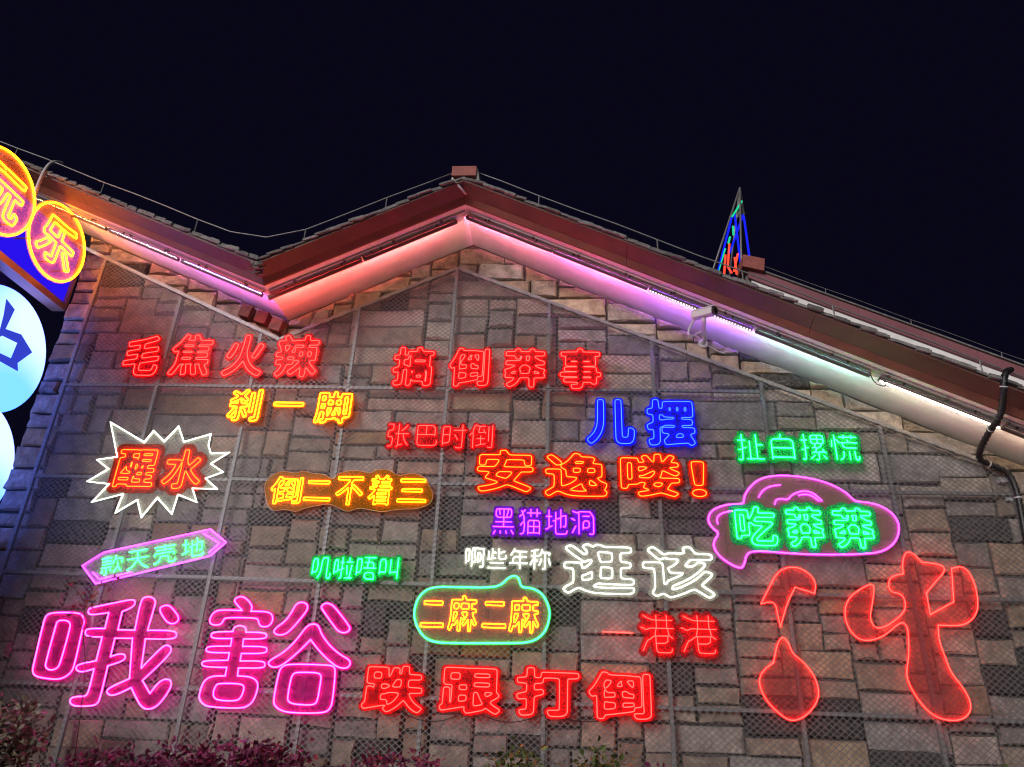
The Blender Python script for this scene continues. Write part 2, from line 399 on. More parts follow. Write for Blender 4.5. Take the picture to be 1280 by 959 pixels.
# ---------------------------------------------------------------- steel frame with diamond mesh
FY = -.13
PX = [-6.38, -5.13, -3.90, -2.63, -1.36, -.10, 1.20, 2.50, 3.81, 5.13]
HZ = [.42, 1.595, 2.75, 3.90, 5.13]
def ftop(x):
    K = [at(107, 310, FY), at(222, 370, FY), at(350, 425, FY), at(572, 336, FY), at(690, 380, FY), at(951, 477, FY), at(1266, 591, FY)]
    for a, b in zip(K[:-1], K[1:]):
        if x <= b.x: return a.z+(x-a.x)*(b.z-a.z)/(b.x-a.x)
    return K[-1].z
fvx = at(350, 425, FY).x; fax = at(572, 336, FY).x
fr = empty('steel_frame', (-.6, FY, 0), 'galvanised steel grid frame with diamond mesh fixed before the stone wall', 'wall frame')
for x in PX:
    MB().bar((x, FY, 0), (x, FY, ftop(x)-.02), .038, .04).build('post', STEEL, fr)
for z in HZ:
    xs = [PX[0]] + [x for x in PX[1:-1]] + [PX[-1]]
    for a, b in zip(xs[:-1], xs[1:]):
        if min(ftop(a), ftop(b)) < z+.1: 
            if ftop(b) < z: continue
        MB().bar((a+.022, FY, z+random.uniform(-.006, .006)), (b-.022, FY, z+random.uniform(-.006, .006)), .036, .036).build('crossbar', STEEL, fr)
kx = sorted([PX[0], fvx, fax, PX[-1]])
for a, b in zip(kx[:-1], kx[1:]):
    MB().bar((a, FY-.003, ftop(a)), (b, FY-.003, ftop(b)), .045, .042).build('top_rail', STEEL, fr)
MB().bar((-7.0, FY-.003, ftop(PX[0])+.30), (PX[0], FY-.003, ftop(PX[0])), .045, .042).build('top_rail', STEEL, fr)
for px, py in ((1253, 601), (1260, 624)):
    p = at(px, py, -.06); MB().obox(p, (.05, 0, 0), (0, .05, 0), (0, 0, .03)).obox(p+Vector((.03, -.05, .02)), (.02, 0, 0), (0, .015, 0), (0, 0, .05)).build('wall_bracket', GREYW, fr)
# one sheet of mesh to each bay
DWM, DHM = .074, .060
def mesh_bay(xa, xb, za, zb, k):
    poly = [(xa, za), (xb, za), (xb, 99), (xa, 99)]
    if zb is None:
        pts = [xa, xb]+[x for x in (fvx, fax) if xa < x < xb]
        subs = sorted(pts)
    else: subs = [xa, xb]
    mb = MB()
    for s0, s1 in zip(subs[:-1], subs[1:]):
        z1a, z1b = (zb, zb) if zb is not None else (ftop(s0+1e-4), ftop(s1-1e-4))
        # line families z = +-m x + c
        m = DHM/DWM
        for fam, sg in enumerate((1, -1)):
            vals = [z-sg*m*x for x in (s0, s1) for z in (za, z1a, z1b)]
            c = math.ceil(min(vals)/DHM)*DHM
            while c < max(vals):
                # clip the line to the trapezoid
                lo, hi = s0, s1
                f = lambda x: sg*m*x+c
                def cut(lo, hi, g):                          # keep g(x) >= 0, g linear
                    a, b = g(lo), g(hi)
                    if a < 0 and b < 0: return None
                    if a < 0: lo = lo+(hi-lo)*(-a)/(b-a)
                    elif b < 0: hi = lo+(hi-lo)*a/(a-b)
                    return lo, hi
                r_ = cut(lo, hi, lambda x: f(x)-za)
                if r_: r_ = cut(r_[0], r_[1], lambda x: z1a+(z1b-z1a)*(x-s0)/(s1-s0)-f(x))
                if r_ and r_[1]-r_[0] > .004:
                    y = FY-.026-(.0042 if fam else 0)
                    a = Vector((r_[0], y, f(r_[0]))); b = Vector((r_[1], y, f(r_[1])))
                    mb.bar(a, b, .0066, .0040)
                c += DHM
    if mb.v: tag(mb.build('mesh_panel', WIRE, fr), kind='stuff')
for i in range(len(PX)-1):
    xa, xb = PX[i], PX[i+1]
    for j in range(len(HZ)):
        zt = HZ[j+1] if j+1 < len(HZ) else None
        hi = max(ftop(xa), ftop(xb)); lo = min(ftop(xa), ftop(xb), ftop(fvx) if xa < fvx < xb else 99)
        if HZ[j] > lo: continue
        if zt is not None and zt > lo: zt = None
        mesh_bay(xa, xb, HZ[j], zt, i)
        if zt is None: break

# ---------------------------------------------------------------- LED bars and conduit under the soffit
def slope_pt(k, t_x, Y, dz):
    A, B = SLOPES[k]; z = A.z+(t_x-A.x)*(B.z-A.z)/(B.x-A.x); return Vector((t_x, Y, z+dz))
LY = -.70; LDZ = -.075
def bar_x(px, k):
    """the x on slope k whose bar point shows at photo column px"""
    lo, hi = SLOPES[k][0].x, SLOPES[k][1].x
    for _ in range(40):
        m = (lo+hi)/2
        if proj(slope_pt(k, m, LY, LDZ)).x < px: lo = m
        else: hi = m
    return (lo+hi)/2
def led(k, p0, p1, col, up_, warm, label, lit=False):
    x0, x1 = bar_x(p0, k), bar_x(p1, k); a = slope_pt(k, x0, LY, LDZ); b = slope_pt(k, x1, LY, LDZ)
    d = (b-a).normalized(); nrm = Vector((-d.z, 0, d.x))
    if nrm.z < 0: nrm = -nrm
    o = empty('light_bar', (a+b)/2, label, 'light bar', 'light bars under the soffit')
    yv = Vector((0, 1, 0))
    MB().bar(a, b, .034, .024, nrm).build('housing', DARK, o)
    g = glow('led_colour', col, up_*20); tn = (nrm*.55+yv*.83).normalized(); q = nrm*.016+yv*.012
    MB().bar(a+nrm*.030+yv*.009, b+nrm*.030+yv*.009, .058, .002, nrm).build('added_visor', DARK, o)  # visor, shield and lip added to keep light off near soffit and wall
    MB().bar(a+nrm*.0205-yv*.019, b+nrm*.0205-yv*.019, .002, .017, nrm).build('added_back_shield', DARK, o)
    MB().bar(a+nrm*.011+yv*.030, b+nrm*.011+yv*.030, .002, .018, nrm).build('added_front_lip', DARK, o)
    MB().bar(a+q+d*.02, b+q-d*.02, .014, .003, tn).build('colour_strip', g, o)
    for e, sg in ((a, -1), (b, 1)): MB().obox(e+d*.003*sg+nrm*.0095+yv*.005, d*.0028, yv*.026, nrm*.0215).build('added_end_cap', DARK, o)  # end caps added to stop light leaking between bars
    if warm:
        w = glow('led_warm', (1.0, .74, .46), warm*8); q = yv*.0182-nrm*.006
        MB().bar(a-nrm*.0132+yv*.008, b-nrm*.0132+yv*.008, .044, .002, nrm).build('added_bottom_lip', DARK, o)  # lip added to hide the warm strip from below
        MB().bar(a+q+d*.02, b+q-d*.02, .002, .006, nrm).build('warm_strip', w, o)
    if lit:
        w = glow('led_lens', (1, .9, .72), 9); n = int((b-a).length/.035)
        mb = MB()
        for i in range(n):
            c = a.lerp(b, (i+.5)/n)-nrm*.0152+Vector((0, .006, 0)); mb.obox(c, d*.007, Vector((0, .005, 0)), nrm*.002)
        tag(mb.build('lens_row', w, o), kind='stuff')
    for t in (.2, .8):
        c = a.lerp(b, t); MB().obox(c+nrm*.052+Vector((0, -.012, 0)), d*.010, Vector((0, .006, 0)), nrm*.020).build('bracket', DARK, o)
    return o
LB = [
 (0, 40, 132, (1.0, .36, .04), 38, 8, 'light bar glowing orange beside the round yellow signs'),
 (0, 136, 222, (1.0, .26, .55), 32, 7, 'dark light bar glowing rosy, middle of the left roof slope'),
 (0, 227, 327, (.62, .14, 1.0), 40, 7, 'dark light bar glowing violet, left of the roof valley'),
 (1, 333, 452, (1.0, .055, .05), 42, 8, 'dark light bar glowing red, just right of the roof valley'),
 (1, 455, 571, (1.0, .11, .14), 28, 11, 'dark light bar glowing salmon, left of the gable apex'),
 (2, 580, 690, (1.0, .12, .32), 27, 11, 'dark light bar glowing pink, right of the gable apex'),
 (2, 692, 809, (.80, .11, .68), 36, 10, 'dark light bar glowing magenta, second right of the apex'),
 (2, 812, 940, (.30, .07, 1.0), 66, 10, 'light bar with a dotted white lens row behind the security camera'),
 (2, 945, 1087, (.20, .58, .56), 32, 8, 'dark light bar glowing pale green, right of the security camera'),
 (2, 1099, 1248, (.66, .66, .66), 8, 13, 'brightly lit white light bar beside the black hose'),
 (2, 1254, 1330, (.85, .66, .5), 7, 12, 'dark light bar cut by the right edge past the hose')]
for k, p0, p1, col, u, w, lab in LB:
    o = led(k, p0, p1, col, u, w, lab, lit=(p0 == 812))
    if p0 == 1099:
        x0, x1 = bar_x(p0, k), bar_x(p1, k); a = slope_pt(k, x0, LY, LDZ); b = slope_pt(k, x1, LY, LDZ)
        MB().bar(a+Vector((0, -.004, -.022)), b+Vector((0, -.004, -.022)), .036, .005, (0, 0, 1)).build('lens', glow('led_white', (1, .86, .62), 5), o)
        n = int((b-a).length/.04); mb = MB()
        for i in range(n):
            c = a.lerp(b, (i+.5)/n)+Vector((0, -.004, -.0262)); mb.obox(c, (.008, 0, 0), (0, .012, 0), (0, 0, .0015))
        tag(mb.build('diode_row', glow('led_diode', (1, .93, .8), 12), o), kind='stuff')
for k, lab in ((0, 'thin grey conduit under the soffit of the left roof slope'), (1, 'thin grey conduit under the soffit between valley and apex'), (2, 'thin grey conduit under the soffit of the long right slope')):
    x0, x1 = SLOPES[k][0].x+.02, SLOPES[k][1].x-.02
    a = slope_pt(k, x0, -.775, -.02); b = slope_pt(k, x1, -.775, -.02)
    o = empty('conduit', (a+b)/2, lab, 'conduit'); MB().tube([a, b], .011, 8).build('pipe', mat('conduit_grey', (.40, .38, .38), .5), o, True)
    n = int((b-a).length/.62)
    for i in range(n):
        c = a.lerp(b, (i+.5)/n); MB().obox(c+Vector((0, .012, -.004)), (.015, 0, 0), (0, .02, 0), (0, 0, .016)).build('clip', DARK, o)
def wire(name, P, r, m, label, cat, n=6):
    Q = chaikin3(P, 3); o = MB().tube([p-Vector(P[0]) for p in Q], r, n).build(name, m, None, True); o.location = P[0]; tag(o, label, cat); return o
def chaikin3(P, n):
    P = [Vector(p) for p in P]
    for _ in range(n):
        Q = [P[0]]
        for a, b in zip(P[:-1], P[1:]): Q += [a.lerp(b, .25), a.lerp(b, .75)]
        P = Q+[P[-1]]
    return P
wire('cable', [at(x, y, LY-.03) for x, y in ((452, 319), (457, 325), (463, 324), (468, 317), (462, 314))], .006, BLACK, 'short looped cable between light bars left of the apex', 'cable')
wire('cable', [at(x, y, LY-.03) for x, y in ((569, 270), (577, 265), (583, 263), (587, 265), (588, 268))], .006, BLACK, 'short cable bridging the light bars at the apex', 'cable')
wire('cable', [at(x, y, LY-.03) for x, y in ((318, 349), (325, 352), (330, 360), (331, 364), (327, 366))], .006, BLACK, 'short cable joining the light bars at the roof valley', 'cable')
wire('cable', [at(x, y, LY-.03) for x, y in ((1088, 468), (1093, 479), (1106, 484), (1108, 479), (1100, 473))], .006, BLACK, 'short looped cable left of the bright white light bar', 'cable')
wire('cable', [at(x, y, LY-.03) for x, y in ((936, 402), (942, 404), (952, 406), (962, 410))], .006, BLACK, 'short cable above the light bar right of the camera', 'cable')
# corrugated black hose
hz = [at(1264, 462, OX+.02), at(1256, 465, OX-.05), at(1254, 488, OX-.02), at(1253, 512, OV-.19), at(1248, 524, OV-.12), at(1240, 534, -.75), at(1228, 555, -.45), at(1222, 572, -.25), at(1232, 579, -.20), at(1247, 584, -.20), at(1262, 592, -.20), at(1270, 610, -.20), at(1275, 632, -.20), at(1282, 670, -.2), at(1290, 720, -.2)]
ho = empty('corrugated_hose', hz[-1], 'black corrugated cable hose hanging over the roof edge at right', 'hose')
Q = chaikin3(hz, 3); mb = MB(); mb.tube(Q, .030, 8); mb.build('hose', BLACK, ho, True)
mb = MB(); acc = 0
for i in range(1, len(Q)):
    acc += (Q[i]-Q[i-1]).length
    if acc > .05:
        acc = 0; t = (Q[i]-Q[i-1]).normalized(); mb.tube([Q[i]-t*.009, Q[i]+t*.009], .036, 8)
tag(mb.build('rib_row', BLACK, ho), kind='stuff')
for i in (18, 44, 70, 96):
    if i < len(Q)-1:
        t = (Q[i+1]-Q[i]).normalized(); MB().tube([Q[i]-t*.006, Q[i]+t*.006], .039, 8).build('tie', GREYW, ho)

# ---------------------------------------------------------------- security camera on a bracket
cp = at(878, 431, -.02); cb = at(879, 398, -1.0)
sc_ = empty('security_camera', cp, 'white bullet security camera on an arm below the soffit', 'camera')
MB().tube([cp+Vector((0, .0, 0)), cp+Vector((0, -.04, 0))], .06, 14).build('mount_plate', GREYW, sc_)
MB().tube(chaikin3([cp+Vector((0, -.03, 0)), cp+Vector((.02, -.16, .03)), cp.lerp(cb, .6), cb+Vector((.01, 0, -.05)), cb], 2), .026, 10).build('arm', GREYW, sc_, True)
d = Vector((.62, -.55, -.10)).normalized(); u = Vector((0, 0, 1)); u = (u-d*u.dot(d)).normalized(); w_ = d.cross(u)
cc = cb+Vector((.0, -.02, .05))
bo = MB().obox(cc, d*.13, w_*.045, u*.040).build('body', GREYW, sc_)
MB().obox(cc+u*.045+d*.02, d*.145, w_*.052, u*.005).build('sun_shield', GREYW, sc_)
MB().tube([cc+d*.125, cc+d*.16], .046, 14).build('lens_hood', BLACK, sc_); MB().tube([cc+d*.155, cc+d*.163], .032, 14).build('lens', GLASS, sc_)
wire('cable', [cc-d*.12-u*.05, cc-d*.2-u*.16+Vector((0, 0, -.02)), cc-d*.16-u*.27, cp+Vector((-.02, -.14, .14)), cp+Vector((.0, -.06, .06))], .012, GREYW, 'white looped cable of the security camera', 'cable', 8)
wire('cable', [cp+Vector((.02, -.03, -.01)), cp+Vector((.09, -.04, -.05)), cp+Vector((.17, -.06, -.13)), cp+Vector((.26, -.07, -.16))], .010, GREYW, 'white cable running from the camera mount along the wall', 'cable', 8)
# ---------------------------------------------------------------- lettering: outlines of the built-in font turned into bent neon tubes
GRID = 168; PAD = 0.20
_gc = {}
def glyph_polys(ch):
    cu = bpy.data.curves.new('lettering', 'FONT'); cu.body = ch; cu.resolution_u = 6
    ob = bpy.data.objects.new('lettering', cu); COL.objects.link(ob)
    dg = bpy.context.evaluated_depsgraph_get()
    c2 = ob.evaluated_get(dg).to_curve(dg)
    polys = []
    for sp in c2.splines:
        P = []
        if sp.type == 'BEZIER':
            bp = list(sp.bezier_points); n = len(bp)
            for i in range(n):
                a = bp[i]; b = bp[(i+1) % n]
                p0, p1, p2, p3 = [np.array(v[:2]) for v in (a.co, a.handle_right, b.handle_left, b.co)]
                straight = abs(np.cross(p1-p0, p3-p0)) + abs(np.cross(p2-p0, p3-p0)) < 1e-5
                ts = [0.0] if straight else [k/6 for k in range(6)]
                for t in ts:
                    P.append(p0*(1-t)**3 + 3*p1*t*(1-t)**2 + 3*p2*t*t*(1-t) + p3*t**3)
        else:
            P = [np.array(q.co[:2]) for q in sp.points]
        polys.append(np.array(P))
    bpy.data.objects.remove(ob); bpy.data.curves.remove(cu)
    return polys
def glyph_field(ch):
    """signed distance (inside positive) on a grid over the glyph's own box, in units of the glyph's larger side"""
    if ch in _gc: return _gc[ch]
    polys = glyph_polys(ch)
    allp = np.concatenate(polys); lo = allp.min(0); hi = allp.max(0); S = (hi-lo).max()
    polys = [(p-(lo+hi)/2)/S for p in polys]; ext = (hi-lo)/S
    ax = np.linspace(-.5-PAD, .5+PAD, GRID); X, Y = np.meshgrid(ax, ax)
    px = X.ravel(); py = Y.ravel(); D = np.full(px.shape, 9.0); wind = np.zeros(px.shape, int)
    for p in polys:
        q = np.roll(p, -1, 0)
        for (ax_, ay_), (bx_, by_) in zip(p, q):
            dx = bx_-ax_; dy = by_-ay_; L = dx*dx+dy*dy
            if L < 1e-12: continue
            t = np.clip(((px-ax_)*dx+(py-ay_)*dy)/L, 0, 1)
            D = np.minimum(D, (px-ax_-t*dx)**2+(py-ay_-t*dy)**2)
            if ay_ != by_:
                up = (ay_ <= py) & (by_ > py); dn = (by_ <= py) & (ay_ > py)
                xc = ax_+(py-ay_)/dy*dx
                wind += (up & (xc > px)).astype(int) - (dn & (xc > px)).astype(int)
    F = np.sqrt(D)*np.where(wind != 0, 1, -1)
    F = F.reshape(GRID, GRID)
    _gc[ch] = (F, ax, ext)
    return _gc[ch]
def blur(F, s):
    k = int(3*s)+1; w = np.exp(-np.arange(-k, k+1)**2/(2*s*s)); w /= w.sum()
    for axis in (0, 1):
        F = np.apply_along_axis(lambda v: np.convolve(np.pad(v, k, 'edge'), w, 'valid'), axis, F)
    return F
def level_loops(F, ax, lev):
    G = F-lev; ny, nx = G.shape; s = G > 0; st = ax[1]-ax[0]
    nb = {}
    def pt(e):
        i, j, d = e
        a = G[i, j]; b = G[i, j+1] if d == 0 else G[i+1, j]
        t = a/(a-b)
        return (ax[j]+(t if d == 0 else 0)*st, ax[i]+(t if d == 1 else 0)*st)
    c = s[:-1, :-1].astype(int)+2*s[:-1, 1:]+4*s[1:, 1:]+8*s[1:, :-1]
    T = {1: [(3, 0)], 2: [(0, 1)], 3: [(3, 1)], 4: [(1, 2)], 5: [(3, 0), (1, 2)], 6: [(0, 2)], 7: [(3, 2)], 8: [(2, 3)], 9: [(0, 2)], 10: [(0, 1), (2, 3)], 11: [(1, 2)], 12: [(1, 3)], 13: [(0, 1)], 14: [(0, 3)]}
    for i, j in np.argwhere((c > 0) & (c < 15)):
        ek = [(i, j, 0), (i, j+1, 1), (i+1, j, 0), (i, j, 1)]
        for a, b in T[c[i, j]]:
            nb.setdefault(ek[a], []).append(ek[b]); nb.setdefault(ek[b], []).append(ek[a])
    loops = []; seen = set()
    for k in nb:
        if k in seen: continue
        cur = k; prev = None; L = []
        while cur not in seen:
            seen.add(cur); L.append(pt(cur))
            nx_ = [q for q in nb[cur] if q != prev and q not in seen]
            prev = cur
            if not nx_: break
            cur = nx_[0]
        if len(L) > 5: loops.append(np.array(L))
    return loops
def simplify(P, tol, closed):
    P = np.asarray(P)
    if closed:
        k = int(np.argmax(((P-P[0])**2).sum(1)))
        a = simplify(P[:k+1], tol, False); b = simplify(np.vstack([P[k:], P[:1]]), tol, False)
        return np.vstack([a[:-1], b[:-1]])
    if len(P) < 3: return P
    d = P[-1]-P[0]; L = math.hypot(*d)
    r = P-P[0]
    dist = np.abs(r[:, 0]*d[1]-r[:, 1]*d[0])/L if L > 1e-9 else np.hypot(r[:, 0], r[:, 1])
    k = int(np.argmax(dist))
    if dist[k] <= tol: return np.array([P[0], P[-1]])
    return np.vstack([simplify(P[:k+1], tol, False)[:-1], simplify(P[k:], tol, False)])
def chaikin(P, n, closed):
    P = np.asarray(P, float)
    for _ in range(n):
        if closed:
            Q = np.roll(P, -1, 0); P = np.stack([.75*P+.25*Q, .25*P+.75*Q], 1).reshape(-1, 2)
        else:
            A = P[:-1]; B = P[1:]; P = np.vstack([P[:1], np.stack([.75*A+.25*B, .25*A+.75*B], 1).reshape(-1, 2)[1:-1], P[-1:]])
    return P
def glyph_outline(ch, grow, rnd=1.3, tol=.0035):
    F, ax, ext = glyph_field(ch)
    out = []
    for L in level_loops(blur(F, rnd), ax, -grow):
        per = np.hypot(*(np.roll(L, -1, 0)-L).T).sum()
        if per < .13: continue
        out.append(simplify(L, tol, True))
    return out, ext
def glyph_skeleton(ch, thick=0.012):
    F, ax, ext = glyph_field(ch)
    M = np.pad((F > -thick), 1).astype(np.uint8)
    while True:
        ch_ = False
        for step in (0, 1):
            P = [np.roll(np.roll(M, dy, 0), dx, 1) for dy, dx in ((1, 0), (1, -1), (0, -1), (-1, -1), (-1, 0), (-1, 1), (0, 1), (1, 1))]
            B = sum(p.astype(int) for p in P)
            A = sum(((P[k] == 0) & (P[(k+1) % 8] == 1)).astype(int) for k in range(8))
            if step == 0: c = (P[0]*P[2]*P[4] == 0) & (P[2]*P[4]*P[6] == 0)
            else: c = (P[0]*P[2]*P[6] == 0) & (P[0]*P[4]*P[6] == 0)
            rem = (M == 1) & (B >= 2) & (B <= 6) & (A == 1) & c
            if rem.any(): M[rem] = 0; ch_ = True
        if not ch_: break
    pts = set(map(tuple, np.argwhere(M == 1)))
    def nbs(p):
        o4 = [(p[0]+a, p[1]+b) for a, b in ((0, 1), (0, -1), (1, 0), (-1, 0))]
        r = [q for q in o4 if q in pts]
        for a, b in ((1, 1), (1, -1), (-1, 1), (-1, -1)):
            q = (p[0]+a, p[1]+b)
            if q in pts and (p[0]+a, p[1]) not in pts and (p[0], p[1]+b) not in pts: r.append(q)
        return r
    N = {p: nbs(p) for p in pts}
    nodes = {p for p in pts if len(N[p]) != 2}
    paths = []; used = set()
    for n in nodes:
        for q in N[n]:
            if (n, q) in used: continue
            path = [n, q]; used.add((n, q))
            while path[-1] not in nodes:
                nx = [z for z in N[path[-1]] if z != path[-2]]
                if not nx: break
                path.append(nx[0])
            used.add((path[-1], path[-2])); paths.append(path)
    rest = pts-{p for pa in paths for p in pa}
    while rest:
        s = next(iter(rest)); path = [s]; rest.discard(s)
        while True:
            nx = [z for z in N[path[-1]] if z in rest]
            if not nx: break
            path.append(nx[0]); rest.discard(nx[0])
        if len(path) > 6: paths.append(path+[s])
    st = ax[1]-ax[0]
    def clean(paths, lim):
        return [p for p in paths if not (len(p)*st < lim and (len(N[p[0]]) == 1) != (len(N[p[-1]]) == 1))]
    paths = clean(paths, .045)
    # weld through nodes left with two branches, so that corners are bends and not ends
    changed = True
    paths = [list(p) for p in paths]
    while changed:
        changed = False; deg = {}
        for k, p in enumerate(paths):
            deg.setdefault(p[0], []).append(k); deg.setdefault(p[-1], []).append(k)
        for n, ks in deg.items():
            if len(ks) == 2 and ks[0] != ks[1]:
                a, b = paths[ks[0]], paths[ks[1]]
                if a[-1] != n: a = a[::-1]
                if b[0] != n: b = b[::-1]
                paths = [p for k, p in enumerate(paths) if k not in ks]+[a+b[1:]]
                changed = True; break
        else:
            # join opposite branches at crossings (straightest pair)
            for n, ks in deg.items():
                pass
    out = []
    for p in paths:
        A = np.array([(-.5-PAD+(j-1)*st, -.5-PAD+(i-1)*st) for i, j in p])
        if len(A) > 4:
            B = A.copy()
            for _ in range(3): B[1:-1] = (A[:-2]+2*A[1:-1]+A[2:])/4; A = B.copy()
        out.append(simplify(A, .010, False))
    return out, ext
# ---------------------------------------------------------------- neon signs on the mesh
SY = -.205                                                    # acrylic plates; the tubes lie just before them
WF = (Vector((0, SY, 0)), Vector((1, 0, 0)), Vector((0, 0, 1)), Vector((0, -1, 0)))
def w2(x, y): p = at(x, y, SY-.012); return (p.x, p.z)
def place(ch_ext, box, rot=0):
    """centre and size on the wall of a character that fills the photo box (x0, y0, x1, y1)"""
    x0, y0, x1, y1 = box; cx, cy = (x0+x1)/2, (y0+y1)/2; P = at(cx, cy, SY-.012); e = .05
    q = proj(P); qx = (proj(P+Vector((e, 0, 0)))-q)/e; qz = (proj(P+Vector((0, 0, e)))-q)/e
    a, b = abs(qx.x), abs(qz.x)*.65; c, d = abs(qx.y)*.65, abs(qz.y)
    w, h = x1-x0, y1-y0; det = a*d-b*c
    return P, (w*d-b*h)/det, (a*h-c*w)/det
def fit(loops, ext, P, W, H, rot=0):
    ex, ey = max(ext[0], .03), max(ext[1], .03); out = []
    c, s = c_(rot), s_(rot)
    for L in loops:
        q = np.array(L)*np.array([W/ex, H/ey])
        q = np.stack([q[:, 0]*c-q[:, 1]*s, q[:, 0]*s+q[:, 1]*c], 1)
        out.append(q+np.array([P.x, P.z]))
    return out
def outer_only(loops):
    keep = []
    for i, L in enumerate(loops):
        A = .5*np.sum(L[:, 0]*np.roll(L[:, 1], -1)-np.roll(L[:, 0], -1)*L[:, 1])
        keep.append((abs(A), L))
    keep.sort(key=lambda t: -t[0]); out = []
    def inside(p, L):
        r = False
        for (ax, ay), (bx, by) in zip(L, np.roll(L, -1, 0)):
            if (ay > p[1]) != (by > p[1]) and p[0] < ax+(p[1]-ay)/(by-ay)*(bx-ax): r = not r
        return r
    for A, L in keep:
        if not any(inside(L[0], q) for q in out): out.append(L)
    return out
def neon(label, chars, colour, style, grow=.018, r=.0047, rnd=2.2, rot=0, halo=.085, plate=CLEAR, name='neon_sign', sign=None, pm=None):
    """chars = [(character, photo box)]; style 'outline' follows the edge of the strokes, 'line' their middle"""
    if sign is None:
        xs = [w2(*b[:2])[0] for _, b in chars]+[w2(*b[2:])[0] for _, b in chars]; zb = min(w2((b[0]+b[2])/2, b[3])[1] for _, b in chars)
        sign = empty(name, ((min(xs)+max(xs))/2, SY, zb), label, 'neon sign', 'neon signs on the mesh')
    for ch, box in chars:
        if style == 'outline': loops, ext = glyph_outline(ch, grow, rnd); ext = (ext[0]+2*grow, ext[1]+2*grow)
        else: loops, ext = glyph_skeleton(ch); A = np.concatenate(loops); ext = (A[:, 0].max()-A[:, 0].min(), A[:, 1].max()-A[:, 1].min()); m = ((A[:, 0].max()+A[:, 0].min())/2, (A[:, 1].max()+A[:, 1].min())/2); loops = [L-np.array(m) for L in loops]
        P, W, H = place(ext, box)
        if ext[1] < .25: H = W*ext[1]/ext[0]*(1 if style == 'outline' else 0)
        L3 = fit(loops, ext, P, W, H, rot); mb = MB()
        for L in L3:
            if style == 'outline': mb.flat_tube(chaikin(L, 1, True), r, WF, .016, True)
            else: mb.flat_tube(chaikin(L, 1, False) if len(L) > 2 else L, r, WF, .016, False)
        co = mb.build('character', NEON[colour], sign, True)
        if halo:
            hl, e2 = glyph_outline(ch, halo, 3.5, .006); f = (1.0 if style == 'outline' else 1.06)
            base = glyph_field(ch)[2]; g = grow if style == 'outline' else -.03
            hl = fit(outer_only(hl), (base[0]+2*g, base[1]+2*g), P, W, H if H else W*.1, rot)
            plate_mesh(hl, WF, .003, .005).build('backing_plate', pm or PLATE[colour], sign)
    for (c1, b1), (c2, b2) in zip(chars[:-1], chars[1:]):
        p, q = at((b1[0]+b1[2])/2+3, b1[3]-3, SY+.02), at((b2[0]+b2[2])/2-3, b2[3]-3, SY+.02); m = (p+q)/2-Vector((0, 0, random.uniform(.05, .13)))
        MB().tube(chaikin3([p+Vector((0, 0, .06)), p, m, q, q+Vector((0, 0, .06))], 2), .0045, 5).build('cable', BLACK, sign, True)
    for ch, b in chars:
        for fx, fy in ((.12, .12), (.88, .88)):
            p = at(b[0]+(b[2]-b[0])*fx, b[1]+(b[3]-b[1])*fy, SY); MB().tube([Vector((p.x, FY-.03, p.z)), Vector((p.x, SY+.003, p.z))], .007, 6).build('standoff', STEEL, sign)
    return sign
def border(sign, pts, colour, r, closed=True, smooth=2, name='border_tube', off=.016):
    L = [w2(*p) for p in pts]; L = chaikin(L, smooth, closed) if smooth else np.array(L)
    MB().flat_tube(L, r, WF, off, closed).build(name, NEON[colour], sign, True); return L
def boxes(s, *b): return list(zip(s, b))
def newsign(label, pts):
    L = [w2(*p) for p in pts]; return empty('neon_sign', ((min(p[0] for p in L)+max(p[0] for p in L))/2, SY, min(p[1] for p in L)), label, 'neon sign', 'neon signs on the mesh')
def swell(L, d):
    """a loop moved outwards by d"""
    L = np.asarray(L); A = np.sum(L[:, 0]*np.roll(L[:, 1], -1)-np.roll(L[:, 0], -1)*L[:, 1])
    t = np.roll(L, -1, 0)-np.roll(L, 1, 0); t /= np.maximum(np.hypot(*t.T), 1e-9)[:, None]
    return L+np.stack([t[:, 1], -t[:, 0]], 1)*(d if A > 0 else -d)

neon('red outlined neon sign of four characters below the left roof slope', boxes('毛焦火辣', (152, 420, 205, 469), (210, 418, 269, 469), (278, 419, 334, 470), (342, 419, 401, 471)), 'red', 'outline', .022)
neon('red outlined neon sign of four characters below the gable apex', boxes('搞倒莽事', (490, 434, 543, 482), (561, 435, 612, 483), (630, 436, 682, 484), (700, 436, 751, 486)), 'red', 'outline', .022)
neon('yellow outlined neon sign of three characters, the middle one a single bar', boxes('刹一脚', (284, 487, 328, 526), (342, 500, 380, 511), (393, 490, 440, 529)), 'yellow', 'outline', .016, r=.008)
neon('thin red line neon sign of four characters at the middle of the wall', boxes('张巴时倒', (484, 530, 512, 559), (521, 532, 547, 557), (553, 531, 583, 560), (587, 531, 616, 560)), 'red', 'line', r=.0043)
neon('deep blue outlined neon sign of two characters', boxes('儿摆', (733, 499, 793, 555), (807, 499, 869, 557)), 'blue', 'outline', .03, rnd=2.8)
neon('large orange outlined neon sign ending in an exclamation mark', boxes('安逸喽！', (596, 562, 667, 615), (681, 566, 759, 621), (775, 567, 851, 621), (863, 577, 883, 621)), 'orange', 'outline', .02, rnd=2.6)
neon('thin green line neon sign of four characters above the purple cloud', boxes('扯白摞慌', (921, 543, 955, 575), (963, 543, 993, 574), (1000, 543, 1033, 575), (1038, 544, 1074, 575)), 'green', 'line', r=.0043, halo=.12)
neon('thin violet line neon sign of four characters below the orange sign', boxes('黑猫地洞', (616, 636, 643, 668), (649, 636, 676, 668), (682, 637, 709, 668), (714, 639, 742, 668)), 'violet', 'line', r=.0043)
